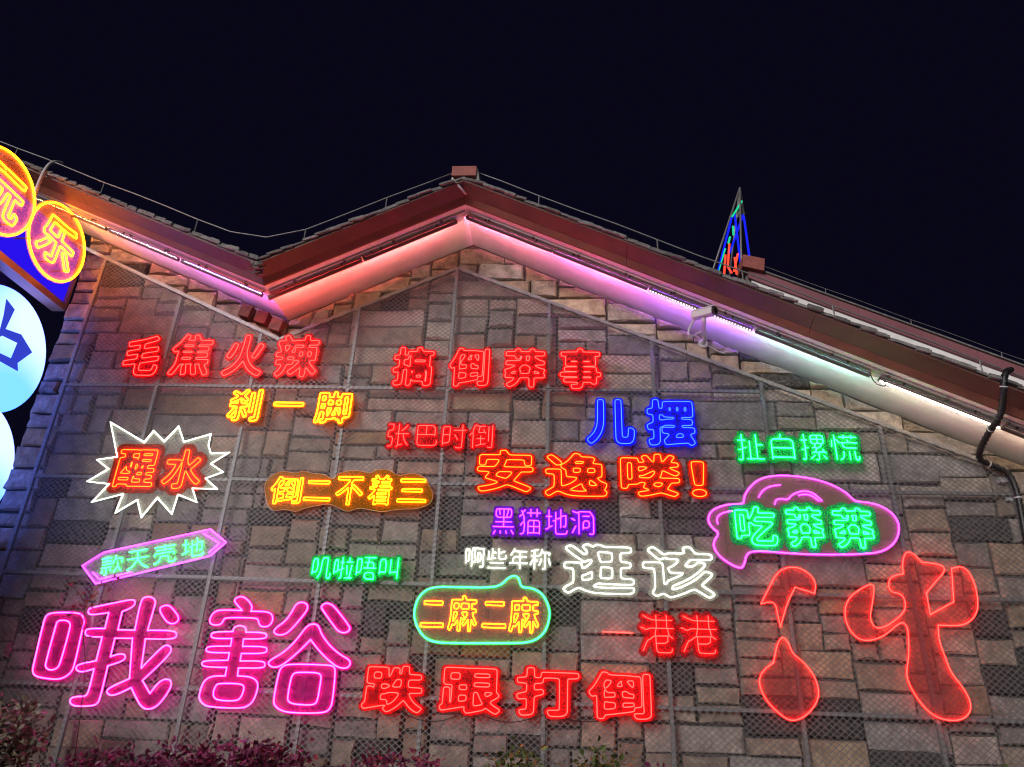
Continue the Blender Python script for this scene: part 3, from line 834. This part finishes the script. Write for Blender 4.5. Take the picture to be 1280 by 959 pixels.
neon('small white line neon sign of four characters above the green bubble', boxes('啊些年称', (582, 685, 606, 709), (609, 686, 633, 710), (637, 686, 660, 711), (663, 687, 688, 712)), 'white', 'line', r=.0043)
neon('large white outlined neon sign of two characters', boxes('逛该', (703, 679, 793, 743), (802, 682, 893, 748)), 'white', 'outline', .022, rnd=2.6)
neon('thin green line neon sign of four characters above the big pink sign', boxes('叽啦唔叫', (390, 697, 415, 723), (417, 697, 442, 723), (445, 697, 471, 724), (474, 697, 498, 723)), 'green', 'line', r=.0043, halo=.12)
s = neon('thin red line neon sign of three characters, the first a short dash', boxes('港港', (800, 768, 843, 816), (850, 769, 897, 817)), 'red', 'line', r=.0043)
border(s, [(754, 790), (772, 790.5), (791, 791.5)], 'red', .0055, False, 0, 'character')
neon('large red outlined neon sign of four characters along the bottom', boxes('跌跟打倒', (452, 831, 531, 891), (549, 834, 627, 893), (645, 834, 724, 896), (735, 839, 814, 900)), 'red', 'outline', .022, rnd=2.6)
s = neon('yellow brush style neon sign of five characters on one wavy clear plate', boxes('倒二不着三', (337, 596, 379, 630), (380, 601, 415, 626), (419, 596, 455, 631), (460, 594, 491, 631), (497, 599, 534, 628)), 'yellow', 'outline', .010, rnd=1.5, r=.0052, halo=0)
wv = [(330, 612), (332, 600), (342, 592), (355, 588), (368, 592), (378, 588), (392, 592), (404, 592), (416, 600), (421, 592), (435, 588), (450, 588), (462, 592), (470, 587), (485, 586), (496, 594), (502, 594), (515, 591), (530, 595), (536, 606), (542, 618), (538, 630), (522, 636), (505, 636), (492, 637), (478, 640), (462, 637), (447, 634), (436, 640), (425, 636), (412, 629), (395, 632), (380, 635), (370, 640), (355, 636), (342, 639), (334, 632)]
L = chaikin([w2(*p) for p in wv], 2, True); plate_mesh([L], WF, 0, .005).build('backing_plate', PLATE['yellow'], s)
MB().flat_tube(L, .0028, WF, 0, True, 5).build('plate_edge', mat('painted_edge_glow', (.85, .75, .65), .3), s)  # pale tube added; its colour imitates the glow along the plate's edge

# white starburst with two orange characters
zb = lambda P: [(100+x/6.395, 520+y/6.395) for x, y in P]
SB = zb([(245, 50), (515, 212), (590, 120), (675, 205), (790, 85), (832, 208), (1048, 145), (1028, 235), (1048, 300), (1195, 292), (1048, 383), (1145, 450), (1005, 500), (1098, 585), (900, 580), (935, 690), (785, 630), (735, 785), (620, 655), (492, 812), (460, 672), (285, 775), (345, 625), (95, 690), (235, 545), (58, 525), (228, 425), (135, 350), (300, 328)])
s = newsign('white spiky starburst neon sign around two orange characters', SB)
L = border(s, SB, 'white', 0.0062, True, 0); plate_mesh([L], WF, 0, .005).build('backing_plate', CLEAR, s)
neon(None, boxes('醒水', (142, 562, 199, 609), (202, 562, 257, 611)), 'orange', 'outline', .018, r=.0045, halo=.185, sign=s)

# purple cloud with three green characters
zc = lambda P: [(860+x/3.045, 520+y/3.045) for x, y in P]
CL = zc([(212, 332), (213, 310), (228, 280), (262, 245), (315, 228), (390, 227), (470, 238), (540, 258), (600, 290), (628, 318), (640, 326), (700, 331), (760, 355), (798, 395), (805, 440), (787, 485), (745, 515), (690, 525), (560, 529), (420, 526), (300, 516), (245, 515), (222, 528), (216, 560), (205, 582), (170, 570), (125, 540), (98, 505), (98, 475), (120, 447), (90, 425), (74, 395), (88, 360), (140, 338), (205, 334)])
s = newsign('purple cloud shaped neon sign holding three green characters', CL)
L = border(s, CL, 'magenta', .0062); plate_mesh([swell(L, .02)], WF, 0, .005).build('backing_plate', WARM_GLOW, s)
for P in ([(268, 310), (285, 282), (315, 267), (352, 263)], [(330, 338), (333, 322), (350, 314), (380, 321), (395, 300), (440, 283), (480, 295), (510, 325)], [(420, 303), (450, 297), (480, 309), (500, 325)], [(113, 412), (108, 388), (130, 369), (167, 362)]):
    border(s, zc(P), 'magenta', .0052, False, 2, 'accent_tube')
neon(None, boxes('吃莽莽', (918, 633, 972, 682), (981, 634, 1031, 684), (1039, 635, 1094, 685)), 'jade', 'outline', .018, r=.0045, halo=.18, sign=s)

# green speech bubble with four yellow characters
zd = lambda P: [(380+x/4, 660+y/4) for x, y in P]
BB = zd([(640, 293), (780, 297), (930, 299), (985, 287), (1018, 252), (1050, 237), (1075, 250), (1085, 298), (1140, 300), (1195, 330), (1228, 400), (1228, 455), (1205, 525), (1140, 574), (1000, 577), (800, 577), (650, 574), (590, 540), (552, 465), (552, 400), (578, 335)])
s = newsign('green bubble shaped neon sign holding four yellow characters', BB)
L = border(s, BB, 'jade', .0066); plate_mesh([swell(L, .02)], WF, 0, .005).build('backing_plate', WARM_GLOW, s)
neon(None, boxes('二麻二麻', (526, 751, 556, 784), (560, 744, 597, 789), (603, 752, 633, 785), (636, 746, 674, 791)), 'yellow', 'outline', .012, r=.0045, halo=0, sign=s)

# tilted purple arrow sign with four green characters
ze = lambda P: [(90+x/6.095, 650+y/6.095) for x, y in P]
AR = ze([(80, 350), (245, 247), (1055, 72), (1175, 170), (1055, 275), (180, 487)])
s = newsign('tilted purple arrow shaped neon sign holding four green characters', AR)
L = border(s, AR, 'magenta', .0062, True, 0); plate_mesh([L], WF, 0, .005).build('backing_plate', CLEAR, s)
for P in ([(160, 400), (210, 452), (455, 400)], [(1005, 105), (1125, 178), (1045, 248)]): border(s, ze(P), 'magenta', .0052, False, 0, 'accent_tube')
for ch, (x, y) in zip('款天壳地', ((305, 342), (503, 303), (708, 258), (922, 210))):
    cx, cy = 90+x/6.095, 650+y/6.095
    neon(None, [(ch, (cx-14.5, cy-11.5, cx+14.5, cy+11.5))], 'green', 'line', r=.0046, halo=0, sign=s, rot=R(11))

# the two big pink characters, their tubes bent as in the place
zf = lambda P: [(30+x/6, 735+y/6) for x, y in P]
zg = lambda P: [(240+x/6, 735+y/6) for x, y in P]
MOUTH = [[(215, 185), (400, 185), (440, 205), (455, 245), (440, 310), (378, 590), (350, 640), (300, 675), (240, 688), (120, 672), (78, 655), (65, 620), (75, 570), (150, 250), (170, 205)],
         [(270, 243), (320, 243), (348, 262), (348, 300), (275, 560), (255, 600), (215, 617), (180, 612), (162, 590), (165, 560), (238, 290), (250, 255)]]
ME = [[(500, 150), (780, 92), (822, 88), (840, 110), (812, 148), (738, 178), (738, 178), (705, 314), (705, 314), (832, 318), (832, 318), (875, 110), (900, 70), (955, 66), (990, 95), (980, 140), (928, 318), (928, 318), (1125, 320), (1152, 350), (1125, 386), (912, 382), (912, 382), (880, 602), (880, 602), (1030, 450), (1075, 425), (1112, 452), (1085, 510), (890, 695), (890, 695), (945, 792), (945, 792), (1010, 710), (1055, 683), (1100, 690), (1108, 730), (1075, 795), (1000, 890), (930, 914), (878, 890), (838, 815), (806, 748), (806, 748), (690, 803), (645, 806), (618, 780), (640, 750), (793, 680), (793, 680), (815, 378), (815, 378), (683, 377), (683, 377), (650, 515), (650, 515), (725, 492), (764, 505), (754, 545), (630, 585), (630, 585), (572, 830), (548, 872), (505, 886), (385, 888), (345, 865), (350, 828), (392, 815), (450, 815), (482, 798), (527, 607), (527, 607), (440, 632), (396, 620), (390, 592), (422, 570), (543, 547), (543, 547), (588, 368), (588, 368), (500, 368), (460, 352), (463, 318), (492, 305), (608, 305), (608, 305), (638, 186), (638, 186), (510, 203), (482, 190), (484, 165)],
      [(1015, 165), (1035, 138), (1080, 128), (1112, 150), (1162, 215), (1157, 252), (1120, 272), (1083, 262), (1055, 235)]]
HARM = [[(320, 90), (345, 68), (385, 65), (425, 95), (455, 140), (442, 175), (442, 175), (570, 178), (606, 205), (606, 250), (580, 285), (545, 294), (508, 285), (498, 240), (480, 225), (255, 222), (238, 240), (225, 268), (195, 280), (150, 276), (131, 255), (145, 210), (170, 180), (210, 165), (378, 170), (378, 170), (323, 108)],
        [(312, 300), (345, 283), (385, 285), (407, 305), (405, 332), (405, 332), (545, 335), (564, 357), (548, 383), (388, 383), (388, 383), (380, 438), (380, 438), (550, 440), (567, 463), (550, 492), (372, 492), (372, 492), (362, 548), (362, 548), (535, 548), (552, 574), (535, 603), (350, 600), (350, 600), (342, 660), (342, 660), (430, 665), (475, 685), (497, 720), (490, 770), (465, 840), (430, 880), (370, 905), (130, 893), (80, 870), (53, 830), (60, 780), (85, 710), (120, 675), (170, 660), (250, 660), (250, 660), (262, 597), (262, 597), (90, 592), (70, 570), (92, 545), (270, 543), (270, 543), (282, 487), (282, 487), (120, 485), (103, 462), (125, 437), (290, 437), (290, 437), (300, 380), (300, 380), (155, 380), (141, 352), (165, 330), (310, 328), (310, 328)],
        [(200, 715), (360, 718), (392, 735), (388, 770), (370, 820), (335, 849), (200, 844), (163, 822), (160, 780), (178, 735)]]
VALLEY = [[(775, 130), (810, 106), (855, 113), (872, 145), (850, 190), (740, 320), (690, 352), (640, 354), (610, 330), (630, 300), (700, 250), (745, 190)],
          [(1000, 113), (1045, 122), (1085, 160), (1180, 285), (1187, 315), (1150, 340), (1105, 330), (1075, 300), (980, 165), (968, 140)],
          [(855, 295), (895, 270), (935, 273), (957, 300), (970, 345), (1030, 430), (1110, 500), (1175, 535), (1192, 565), (1170, 600), (1120, 604), (1060, 575), (960, 480), (890, 388), (890, 388), (800, 480), (700, 565), (640, 597), (590, 592), (570, 565), (590, 540), (680, 490), (770, 410)],
          [(720, 570), (1030, 578), (1067, 590), (1077, 625), (1055, 850), (1035, 912), (980, 940), (740, 937), (660, 917), (616, 877), (613, 830), (650, 640), (670, 595)],
          [(790, 632), (940, 635), (970, 655), (968, 690), (945, 830), (930, 867), (890, 880), (760, 872), (720, 850), (718, 815), (742, 680), (760, 645)]]
s = newsign('huge pink outlined neon sign of two characters at the lower left', zf(MOUTH[0])+zg(VALLEY[3]))
for grp, z in ((MOUTH+ME, zf), (HARM+VALLEY, zg)):
    mb = MB()
    for P in grp: mb.flat_tube(chaikin([w2(*p) for p in z(P)], 2, True), .0058, WF, .016, True)
    mb.build('character', NEON['pink'], s, True)
for z, grp in ((zf, (MOUTH[0], ME[0], ME[1])), (zg, (HARM[0], HARM[1], VALLEY[0], VALLEY[1], VALLEY[2], VALLEY[3]))):
    for P in grp:
        L = chaikin([w2(*p) for p in z(P)], 2, True)
        if P is HARM[1]: L = chaikin([w2(*p) for p in z([(140, 322), (562, 325), (572, 470), (556, 605), (500, 690), (497, 770), (430, 900), (130, 898), (50, 835), (85, 700), (66, 572), (100, 440)])], 1, True)
        plate_mesh([L if P is HARM[1] else swell(L, .002 if P is ME[0] else .022)], WF, random.uniform(-.0005, .0005)-.0006*len(P)/20, .004).build('backing_plate', PLATE['pink'], s)

# red figure signs at the lower right
zh = lambda P: [(920+x/3.208, 660+y/3.208) for x, y in P]
UMB = [(100, 305), (100, 305), (130, 245), (160, 185), (200, 158), (250, 158), (297, 185), (320, 222), (315, 263), (315, 263), (275, 250), (237, 238), (237, 238), (205, 300), (178, 397), (178, 397), (165, 340), (160, 310), (140, 295)]
POT = [(150, 540), (150, 540), (165, 465), (185, 434), (207, 455), (225, 500), (240, 515), (277, 545), (312, 590), (330, 640), (330, 690), (290, 747), (240, 774), (200, 767), (140, 715), (105, 665), (90, 610), (110, 570)]
FIG = [(670, 185), (670, 185), (667, 150), (673, 110), (690, 93), (715, 108), (745, 138), (745, 138), (790, 142), (832, 153), (836, 177), (800, 215), (763, 262), (763, 262), (778, 348), (778, 348), (872, 297), (872, 297), (864, 163), (864, 163), (905, 153), (937, 180), (962, 240), (971, 310), (960, 352), (930, 382), (890, 393), (810, 390), (810, 390), (812, 450), (835, 510), (860, 580), (910, 640), (942, 700), (937, 745), (900, 772), (840, 772), (780, 747), (730, 690), (700, 640), (681, 590), (692, 520), (692, 440), (685, 390), (660, 375), (600, 430), (545, 452), (495, 450), (455, 412), (436, 360), (438, 310), (463, 270), (500, 245), (542, 223), (555, 240), (545, 310), (535, 365), (560, 407), (610, 392), (675, 340), (680, 300), (665, 265), (618, 257), (610, 225), (618, 200), (645, 188)]
s = newsign('red neon outline of an umbrella shape above a gourd shape', zh(UMB+POT))
for P in (UMB, POT):
    L = border(s, zh(P), 'red', .0052, name='outline_tube'); plate_mesh([swell(L, .015)], WF, 0, .005).build('backing_plate', ROSEP, s)
s = newsign('large red neon outline of a branching figure at the lower right', zh(FIG))
L = border(s, zh(FIG), 'red', .0052, name='outline_tube'); plate_mesh([swell(L, .015)], WF, 0, .005).build('backing_plate', ROSEP, s)

# ---------------------------------------------------------------- signs standing out from the wall's left corner
LX = -6.86                                                    # the panel faces right, at a right angle to the stone wall
def yzp(x, y, X): p = atX(x, y, X); return (p.y, p.z)
def frame_at(X): return (Vector((X, 0, 0)), Vector((0, 1, 0)), Vector((0, 0, 1)), Vector((1, 0, 0)))
pe = atX(83, 388, LX); pt = atX(100, 313, LX)
ye, zlo, zhi = -.03, pe.z, pt.z
pan = empty('blue_sign_panel', (LX, -2, zlo), 'deep blue sign panel in a bronze frame behind the round yellow signs', 'sign')
MB().box((LX-.12, -4.2, zlo+.04), (LX, ye-.03, zhi)).build('panel', BLUEP, pan)
MB().box((LX-.14, -4.2, zlo-.06), (LX+.05, ye, zlo+.038)).build('frame', BRONZE, pan)
MB().box((LX-.14, ye-.028, zlo+.04), (LX+.05, ye+.01, zhi+.02)).build('frame', BRONZE, pan)
MB().box((LX-.14, -4.2, zhi+.002), (LX+.03, ye-.03, zhi+.03)).build('frame', GREYW, pan)
DX = -6.62; DFR = frame_at(DX)
def disc_px(cx, cy, hpx):
    p = atX(cx, cy, DX); lo = .1; hi = 2
    for _ in range(30):
        m = (lo+hi)/2
        ys = [proj(p+Vector((0, m*c_(a/16*math.pi), m*s_(a/16*math.pi)))).y for a in range(32)]
        if max(ys)-min(ys) < hpx: lo = m
        else: hi = m
    return p, lo
RAD = None
for ch, (cx, cy), lab in (('乐', (71, 303), 'round clear sign with yellow neon ring and character, nearer the stone wall'), ('玩', (1, 239), 'round clear sign with yellow neon ring and character, cut by the left edge')):
    p, r_ = disc_px(cx, cy, 99)
    RAD = RAD or r_; r_ = RAD
    s = empty('round_neon_sign', (DX, p.y, p.z-r_), lab, 'neon sign', 'round neon signs on the blue panel')
    ring = [(p.y+r_*c_(2*math.pi*k/64), p.z+r_*s_(2*math.pi*k/64)) for k in range(64)]
    MB().flat_tube(np.array(ring), .012, DFR, .02, True, 8).build('ring_tube', NEON['yellow'], s, True)
    plate_mesh([swell(np.array(ring), .025)], DFR, 0, .006).build('backing_plate', acrylic('orange_glow_acrylic', (.75, .36, .20), .42), s)  # orange fill imitates the tubes' glow on the clear disc
    loops, ext = glyph_outline(ch, .02, 1.2); mb = MB()
    for L in loops: mb.flat_tube(np.array(L)*1.22*r_+np.array([p.y, p.z]), .0095, DFR, .02, True)
    mb.build('character', NEON['yellow'], s, True)
    for k in range(3):
        a = 2.1*k+.6; MB().tube([Vector((DX-.002, p.y+.8*r_*c_(a), p.z-.3*r_-.25*r_*abs(s_(a)))), Vector((LX, p.y+.8*r_*c_(a), p.z-.3*r_-.25*r_*abs(s_(a))))], .012, 6).build('standoff', STEEL, s)
# round light boxes below
def lightbox(p, r_, colour, k, lab, face=None):
    o = empty('round_light_box', (p.x, p.y, p.z-r_), lab, 'light box', 'round light boxes at the left edge')
    pr = [(-.26, .99), (-.26, 1.0), (-.02, 1.02), (.0, 1.01), (.004, .985)]; n = 56
    ring = lambda x, s: [Vector((p.x+x, p.y+s*r_*c_(2*math.pi*q/n), p.z+s*r_*s_(2*math.pi*q/n))) for q in range(n)]
    vs = [v for x, s in pr for v in ring(x, s)]; fs = [tuple(range(n))[::-1]]
    for a in range(len(pr)-1):
        for q in range(n): fs.append((a*n+q, a*n+(q+1) % n, (a+1)*n+(q+1) % n, (a+1)*n+q))
    MB().add(vs, fs).build('casing', BLACK, o)
    fr_ = frame_at(p.x+.004)
    plate_mesh([[(p.y+.983*r_*c_(2*math.pi*q/n), p.z+.983*r_*s_(2*math.pi*q/n)) for q in range(n)]], fr_, 0, .004).build('face', colour, o)
    return o
def lit_face():
    m = bpy.data.materials.new('lit_opal_face'); m.use_nodes = True; t = m.node_tree; N = t.nodes; L = t.links; N.remove(N['Principled BSDF'])
    tc = N.new('ShaderNodeTexCoord'); n = N.new('ShaderNodeTexNoise'); n.inputs['Scale'].default_value = .55; n.inputs['Detail'].default_value = 0
    r = N.new('ShaderNodeValToRGB'); r.color_ramp.elements[0].position = .40; r.color_ramp.elements[1].position = .60
    r.color_ramp.elements[0].color = (.22, .70, 4.2, 1); r.color_ramp.elements[1].color = (.75, 1.0, 3.8, 1)
    e = N.new('ShaderNodeEmission'); e.inputs['Strength'].default_value = 1.15
    L.new(tc.outputs['Object'], n.inputs['Vector']); L.new(n.outputs['Fac'], r.inputs[0]); L.new(r.outputs[0], e.inputs['Color']); L.new(e.outputs[0], N['Material Output'].inputs['Surface'])
    return m
OPAL = lit_face()
BX = -7.12; DX = BX
p1, r1 = disc_px(-2, 436, 164)
lb = lightbox(p1, r1, OPAL, 1, 'glowing pale blue round light box with a dark blue character')
BLU = mat('blue_vinyl', (.02, .03, .40), .4); BLUE_V = glow('blue_vinyl_lit', (.035, .055, .60), 1.0)
zi = lambda P: [yzp(x/3.996, 340+y/3.996, BX+.02) for x, y in P]
fr_ = frame_at(BX+.012)
plate_mesh([zi([(35, 135), (76, 188), (30, 285), (108, 312), (163, 402), (90, 455), (92, 496), (0, 445), (-60, 400), (-60, 330), (0, 300), (22, 215)]), zi([(14, 318), (90, 355), (58, 432), (-10, 400), (-10, 330)])], fr_, 0, .006).build('character', BLUE_V, lb)
p2, r2 = disc_px(-49, 577, 164); lightbox(p2, r1, OPAL, 1, 'second glowing pale blue round light box, only its rim in view')
p3, r3 = disc_px(-52, 690, 150)
lb3 = lightbox(p3, r1*.98, mat('dark_green_face', (.01, .035, .025), .4), 1, 'dark green unlit round sign at the left edge with white stripes')
zj = lambda P: [yzp(x/4.8, 530+y/4.8, BX+.02) for x, y in P]
for a in (0, 1, 2, 3):
    plate_mesh([zj([(-4, 635+a*16), (24, 600+a*22), (26, 612+a*22), (-4, 652+a*16)])], fr_, 0, .006).build('stripe', GREYW, lb3)
# dark carrying structure behind the signs
fo = empty('sign_tower', (-7.8, -1.5, 0), 'dark steel tower carrying the round signs at the left edge', 'sign tower')
for y in (-.25, -1.9, -3.6): MB().box((-7.85, y-.09, 0), (-7.67, y+.09, 7.2)).build('post', DARK, fo)
for z, m in ((6.05, DARK), (5.45, DARK), (4.55, BRONZE), (4.25, DARK), (3.55, BRONZE), (2.6, DARK)): MB().box((-7.66, -4.2, z), (-7.56, -.02, z+.12)).build('beam', m, fo)
MB().box((-8.1, -4.2, .0), (-7.9, -.05, 7.0)).build('back_panel', mat('dark_cladding', (.05, .045, .05), .6, noise=(3, (.09, .08, .085), .4, .7)), fo)
wire('cable', [atX(42, 247, -6.7), atX(50, 225, -6.7), atX(58, 209, -6.75), atX(66, 202, -6.8), atX(78, 204, -6.85)], .022, GREYW, 'white hose looping over the roof edge by the round signs', 'hose', 8)

# ---------------------------------------------------------------- roof of the building behind, and the lit spire
RY = 3.0
A = at(934, 334, RY); B = at(1280, 459.5, RY); A2 = at(944, 350, RY); B2 = at(1251, 469, RY)
sl = (B.z-A.z)/(B.x-A.x); E_ = Vector((B.x+3, RY, B.z+3*sl)); hh = (A.z+(A2.x-A.x)*sl)-A2.z
rb = empty('rear_building', (A.x+4, RY+4, 0), 'building behind whose red roof edge shows above the right slope', 'building')
def strip(z0, z1, y0, y1, nm, m, x0=A.x, x1=E_.x):
    f = lambda x: A.z+(x-A.x)*sl; mb = MB()
    mb.add([(x, y, f(x)+z) for z in (z0, z1) for x, y in ((x0, y0), (x1, y0), (x1, y1), (x0, y1))], [(0, 3, 2, 1), (4, 5, 6, 7), (0, 1, 5, 4), (1, 2, 6, 5), (2, 3, 7, 6), (3, 0, 4, 7)]); mb.build(nm, m, rb)
ROSE = mat('faded_red_board', (.22, .085, .10), .6, noise=(2, (.15, .06, .07), .4, .7))
nseg = 4
for i in range(nseg):
    xa = A.x+(E_.x-A.x)*i/nseg; xb = A.x+(E_.x-A.x)*(i+1)/nseg
    strip(-hh, 0, RY, RY+.06, 'verge_board', ROSE, xa+.004, xb-.004)
strip(-hh-.14, -hh-.003, RY+.05, RY+.12, 'white_fascia', WHITE, A2.x-.05)
strip(.003, .035, RY-.04, RY+.5, 'tile_edge', TILE)
strip(-.3, -.01, RY+.13, RY+6, 'roof', TILE)
MB().box((A.x+.3, RY+.5, 0), (E_.x, RY+6, E_.z-.6)).build('wall', MORTAR, rb)
p = at(934, 337, RY); MB().obox((p.x+.10, RY+.1, p.z+.09), (.19, 0, -.05), (0, .2, 0), (.02, 0, .13)).build('ridge_cap', CAPRED, rb)
ft0 = FT; FT = .02
conductor([A, E_], RY+.1, .24, 1.3, 'thin metal rod on posts along the rear roof edge', .0062)
FT = ft0
TY = 4.6
sp = empty('lit_spire', (at(915, 345, TY).x, TY, at(915, 360, TY).z-.9), 'thin pyramid spire of steel rods with coloured neon tubes', 'spire')
zk = lambda x, y, dy=0: at(880+x/6.393, 225+y/6.393, TY+dy)
apex = zk(287, 62)
for (x, y, dy) in ((70, 725, -.1), (372, 655, .3), (300, 690, -.3), (205, 760, .9)):
    f_ = zk(x, y, dy); e = f_+(f_-apex)*.35; MB().tube([apex, e], .022, 6).build('leg', STEEL, sp, True)
MB().tube([zk(262, 265), zk(325, 268)], .018, 6).build('brace', STEEL, sp); MB().tube([zk(287, 90), zk(270, 300)], .014, 6).build('brace', STEEL, sp)
for a, b, c in (((303, 170), (222, 298), 'green'), ((222, 300), (108, 745), 'blue'), ((232, 370), (236, 440), 'green'), ((208, 455), (195, 505), 'green'), ((168, 550), (110, 742), 'green'), ((246, 280), (292, 670), 'blue'), ((318, 290), (366, 640), 'blue'), ((312, 280), (205, 585), 'blue'), ((203, 512), (190, 690), 'red'), ((172, 600), (160, 768), 'red'), ((245, 620), (262, 755), 'red'), ((270, 590), (240, 730), 'red'), ((188, 690), (222, 745), 'red')):
    MB().tube([zk(*a, -.05), zk(*b, -.05)], .022, 6).build('neon_tube', {'blue': glow('spire_blue', (.01, .02, 1.1)), 'green': glow('spire_green', (.02, .75, .35)), 'red': glow('spire_red', (1.5, .10, .05))}[c], sp, True)

# ---------------------------------------------------------------- planting at the foot of the wall
def leaf_mat(name, a, b):
    m = mat(name, a, .55, noise=(9, b, .35, .65)); return m
PURP = leaf_mat('purple_leaf', (.15, .016, .065), (.06, .010, .03)); GREEN = leaf_mat('green_leaf', (.07, .10, .02), (.035, .05, .015)); GREYL = leaf_mat('dusty_leaf', (.19, .15, .11), (.09, .085, .055)); REDL = leaf_mat('red_leaf', (.22, .02, .015), (.10, .02, .015))
TWIG = mat('twig_bark', (.06, .04, .032), .8)
def shrub(name, label, x, y, top, spread, leaf, nst, seed, ll=.045, droop=.5, up_=1.0, base=0.0, dens=1.0, cat='shrub'):
    r = random.Random(seed); o = empty(name, (x, y, base), label, cat, 'plants at the foot of the wall')
    st = MB(); lf = MB()
    for k in range(nst):
        a = r.uniform(0, 2*math.pi); L = top*r.uniform(.72, 1.05); out = spread*r.uniform(.15, 1)
        P = []; q0 = Vector((x+r.uniform(-.12, .12)*spread*2, y+r.uniform(-.1, .1), base))
        for t in np.linspace(0, 1, 9):
            P.append(q0+Vector((c_(a)*out*t**1.5, s_(a)*out*.45*t**1.5, L*(t*up_-droop*.28*max(0, t-.55)**1.5*2))))
        st.tube(P, .008, 4, taper=.25)
        n = int(46*dens)
        for i in range(n):
            t = .28+.72*r.random()**.75; j = min(int(t*8), 7); c = P[j].lerp(P[j+1], t*8-j)
            b = Vector((r.gauss(0, 1), r.gauss(0, 1), r.gauss(.25, .6))).normalized(); c = c+b*r.uniform(.0, .10)
            s = ll*r.uniform(.6, 1.25); w = b.cross(Vector((r.gauss(0, 1), r.gauss(0, 1), r.gauss(0, 1)))).normalized()*s*.30; nn = b.cross(w).normalized()*s*.10
            lf.add([c, c+b*s*.5+w+nn, c+b*s, c+b*s*.5-w+nn], [(0, 1, 2), (0, 2, 3)])
    st.build('stems', TWIG, o); tag(lf.build('leaves', leaf, o), kind='stuff'); return o
def top_z(px, py, y): return at(px, py, y).z
def sh(name, label, px, py, y, spread, leaf, nst, seed, **k):
    p = at(px, py, y); return shrub(name, label, p.x, y, p.z, spread, leaf, nst, seed, **k)
sh('dusty_shrub', 'dusty grey-brown leafy shrub in the lower left corner', 25, 868, -1.0, .45, GREYL, 44, 1, ll=.07, dens=1.5)
for i, (px, py, y, spd, n, lab) in enumerate(((105, 925, -1.0, .50, 34, 'purple leaved shrub beside the dusty shrub'), (185, 915, -.95, .50, 34, 'purple leaved shrub below the first huge pink character'), (262, 905, -1.0, .55, 38, 'purple leaved shrub below the gap in the pink sign'), (345, 896, -.85, .50, 34, 'tallest purple leaved shrub, below the second pink character'), (420, 932, -1.0, .45, 28, 'low purple leaved shrub right of the tallest one'), (505, 918, -.85, .45, 24, 'purple leaved shrub left of the green plants'), (840, 940, -.9, .4, 14, 'sparse purple leaved shrub right of the green plants'))):
    sh('purple_shrub', lab, px, py, y, spd, PURP, n, 20+i, ll=.062, droop=1.0, dens=1.5)
for i, (px, py, lab) in enumerate(((645, 925, 'green leafy plant at the bottom, left one of the pair'), (748, 930, 'green leafy plant at the bottom, right one of the pair'))):
    sh('green_plant', lab, px, py, -.85, .30, GREEN, 18, 40+i, ll=.075, droop=.2, cat='plant')
sh('green_plant', 'thin dark leafed sprig by the right edge of the wall bottom', 1262, 950, -.85, .2, GREEN, 7, 50, droop=.2, cat='plant')
# slender red-leaved sapling reaching up before the pink sign
r = random.Random(5); p0 = at(112, 940, -.5); p0.z = 0
o = empty('red_sapling', p0, 'slender bare sapling with few small red leaves before the pink sign', 'sapling', 'plants at the foot of the wall')
P = chaikin3([p0, at(100, 900, -.5), at(108, 830, -.48), at(102, 780, -.46), at(112, 745, -.45), at(128, 728, -.45)], 2)
st = MB(); st.tube(P, .006, 5, taper=.3); lf = MB()
for q in ((92, 732), (105, 750), (135, 735), (143, 724), (117, 797), (90, 765), (100, 742), (118, 742), (128, 730), (112, 758), (96, 757)):
    e = at(q[0], q[1], -.45); k = min(range(len(P)), key=lambda i: (P[i]-e).length); st.tube([P[max(k-2, 0)], e], .003, 4)
    for _ in range(5):
        b = Vector((r.gauss(0, 1), r.gauss(0, .6), r.gauss(-.2, .8))).normalized(); s_l = r.uniform(.03, .055); w = b.cross(Vector((r.gauss(0, 1), 1, r.gauss(0, 1)))).normalized()*s_l*.3
        c = e+b*.01; lf.add([c, c+b*s_l*.5+w, c+b*s_l, c+b*s_l*.5-w], [(0, 1, 2, 3)])
st.build('trunk', TWIG, o); lf.build('leaves', REDL, o)
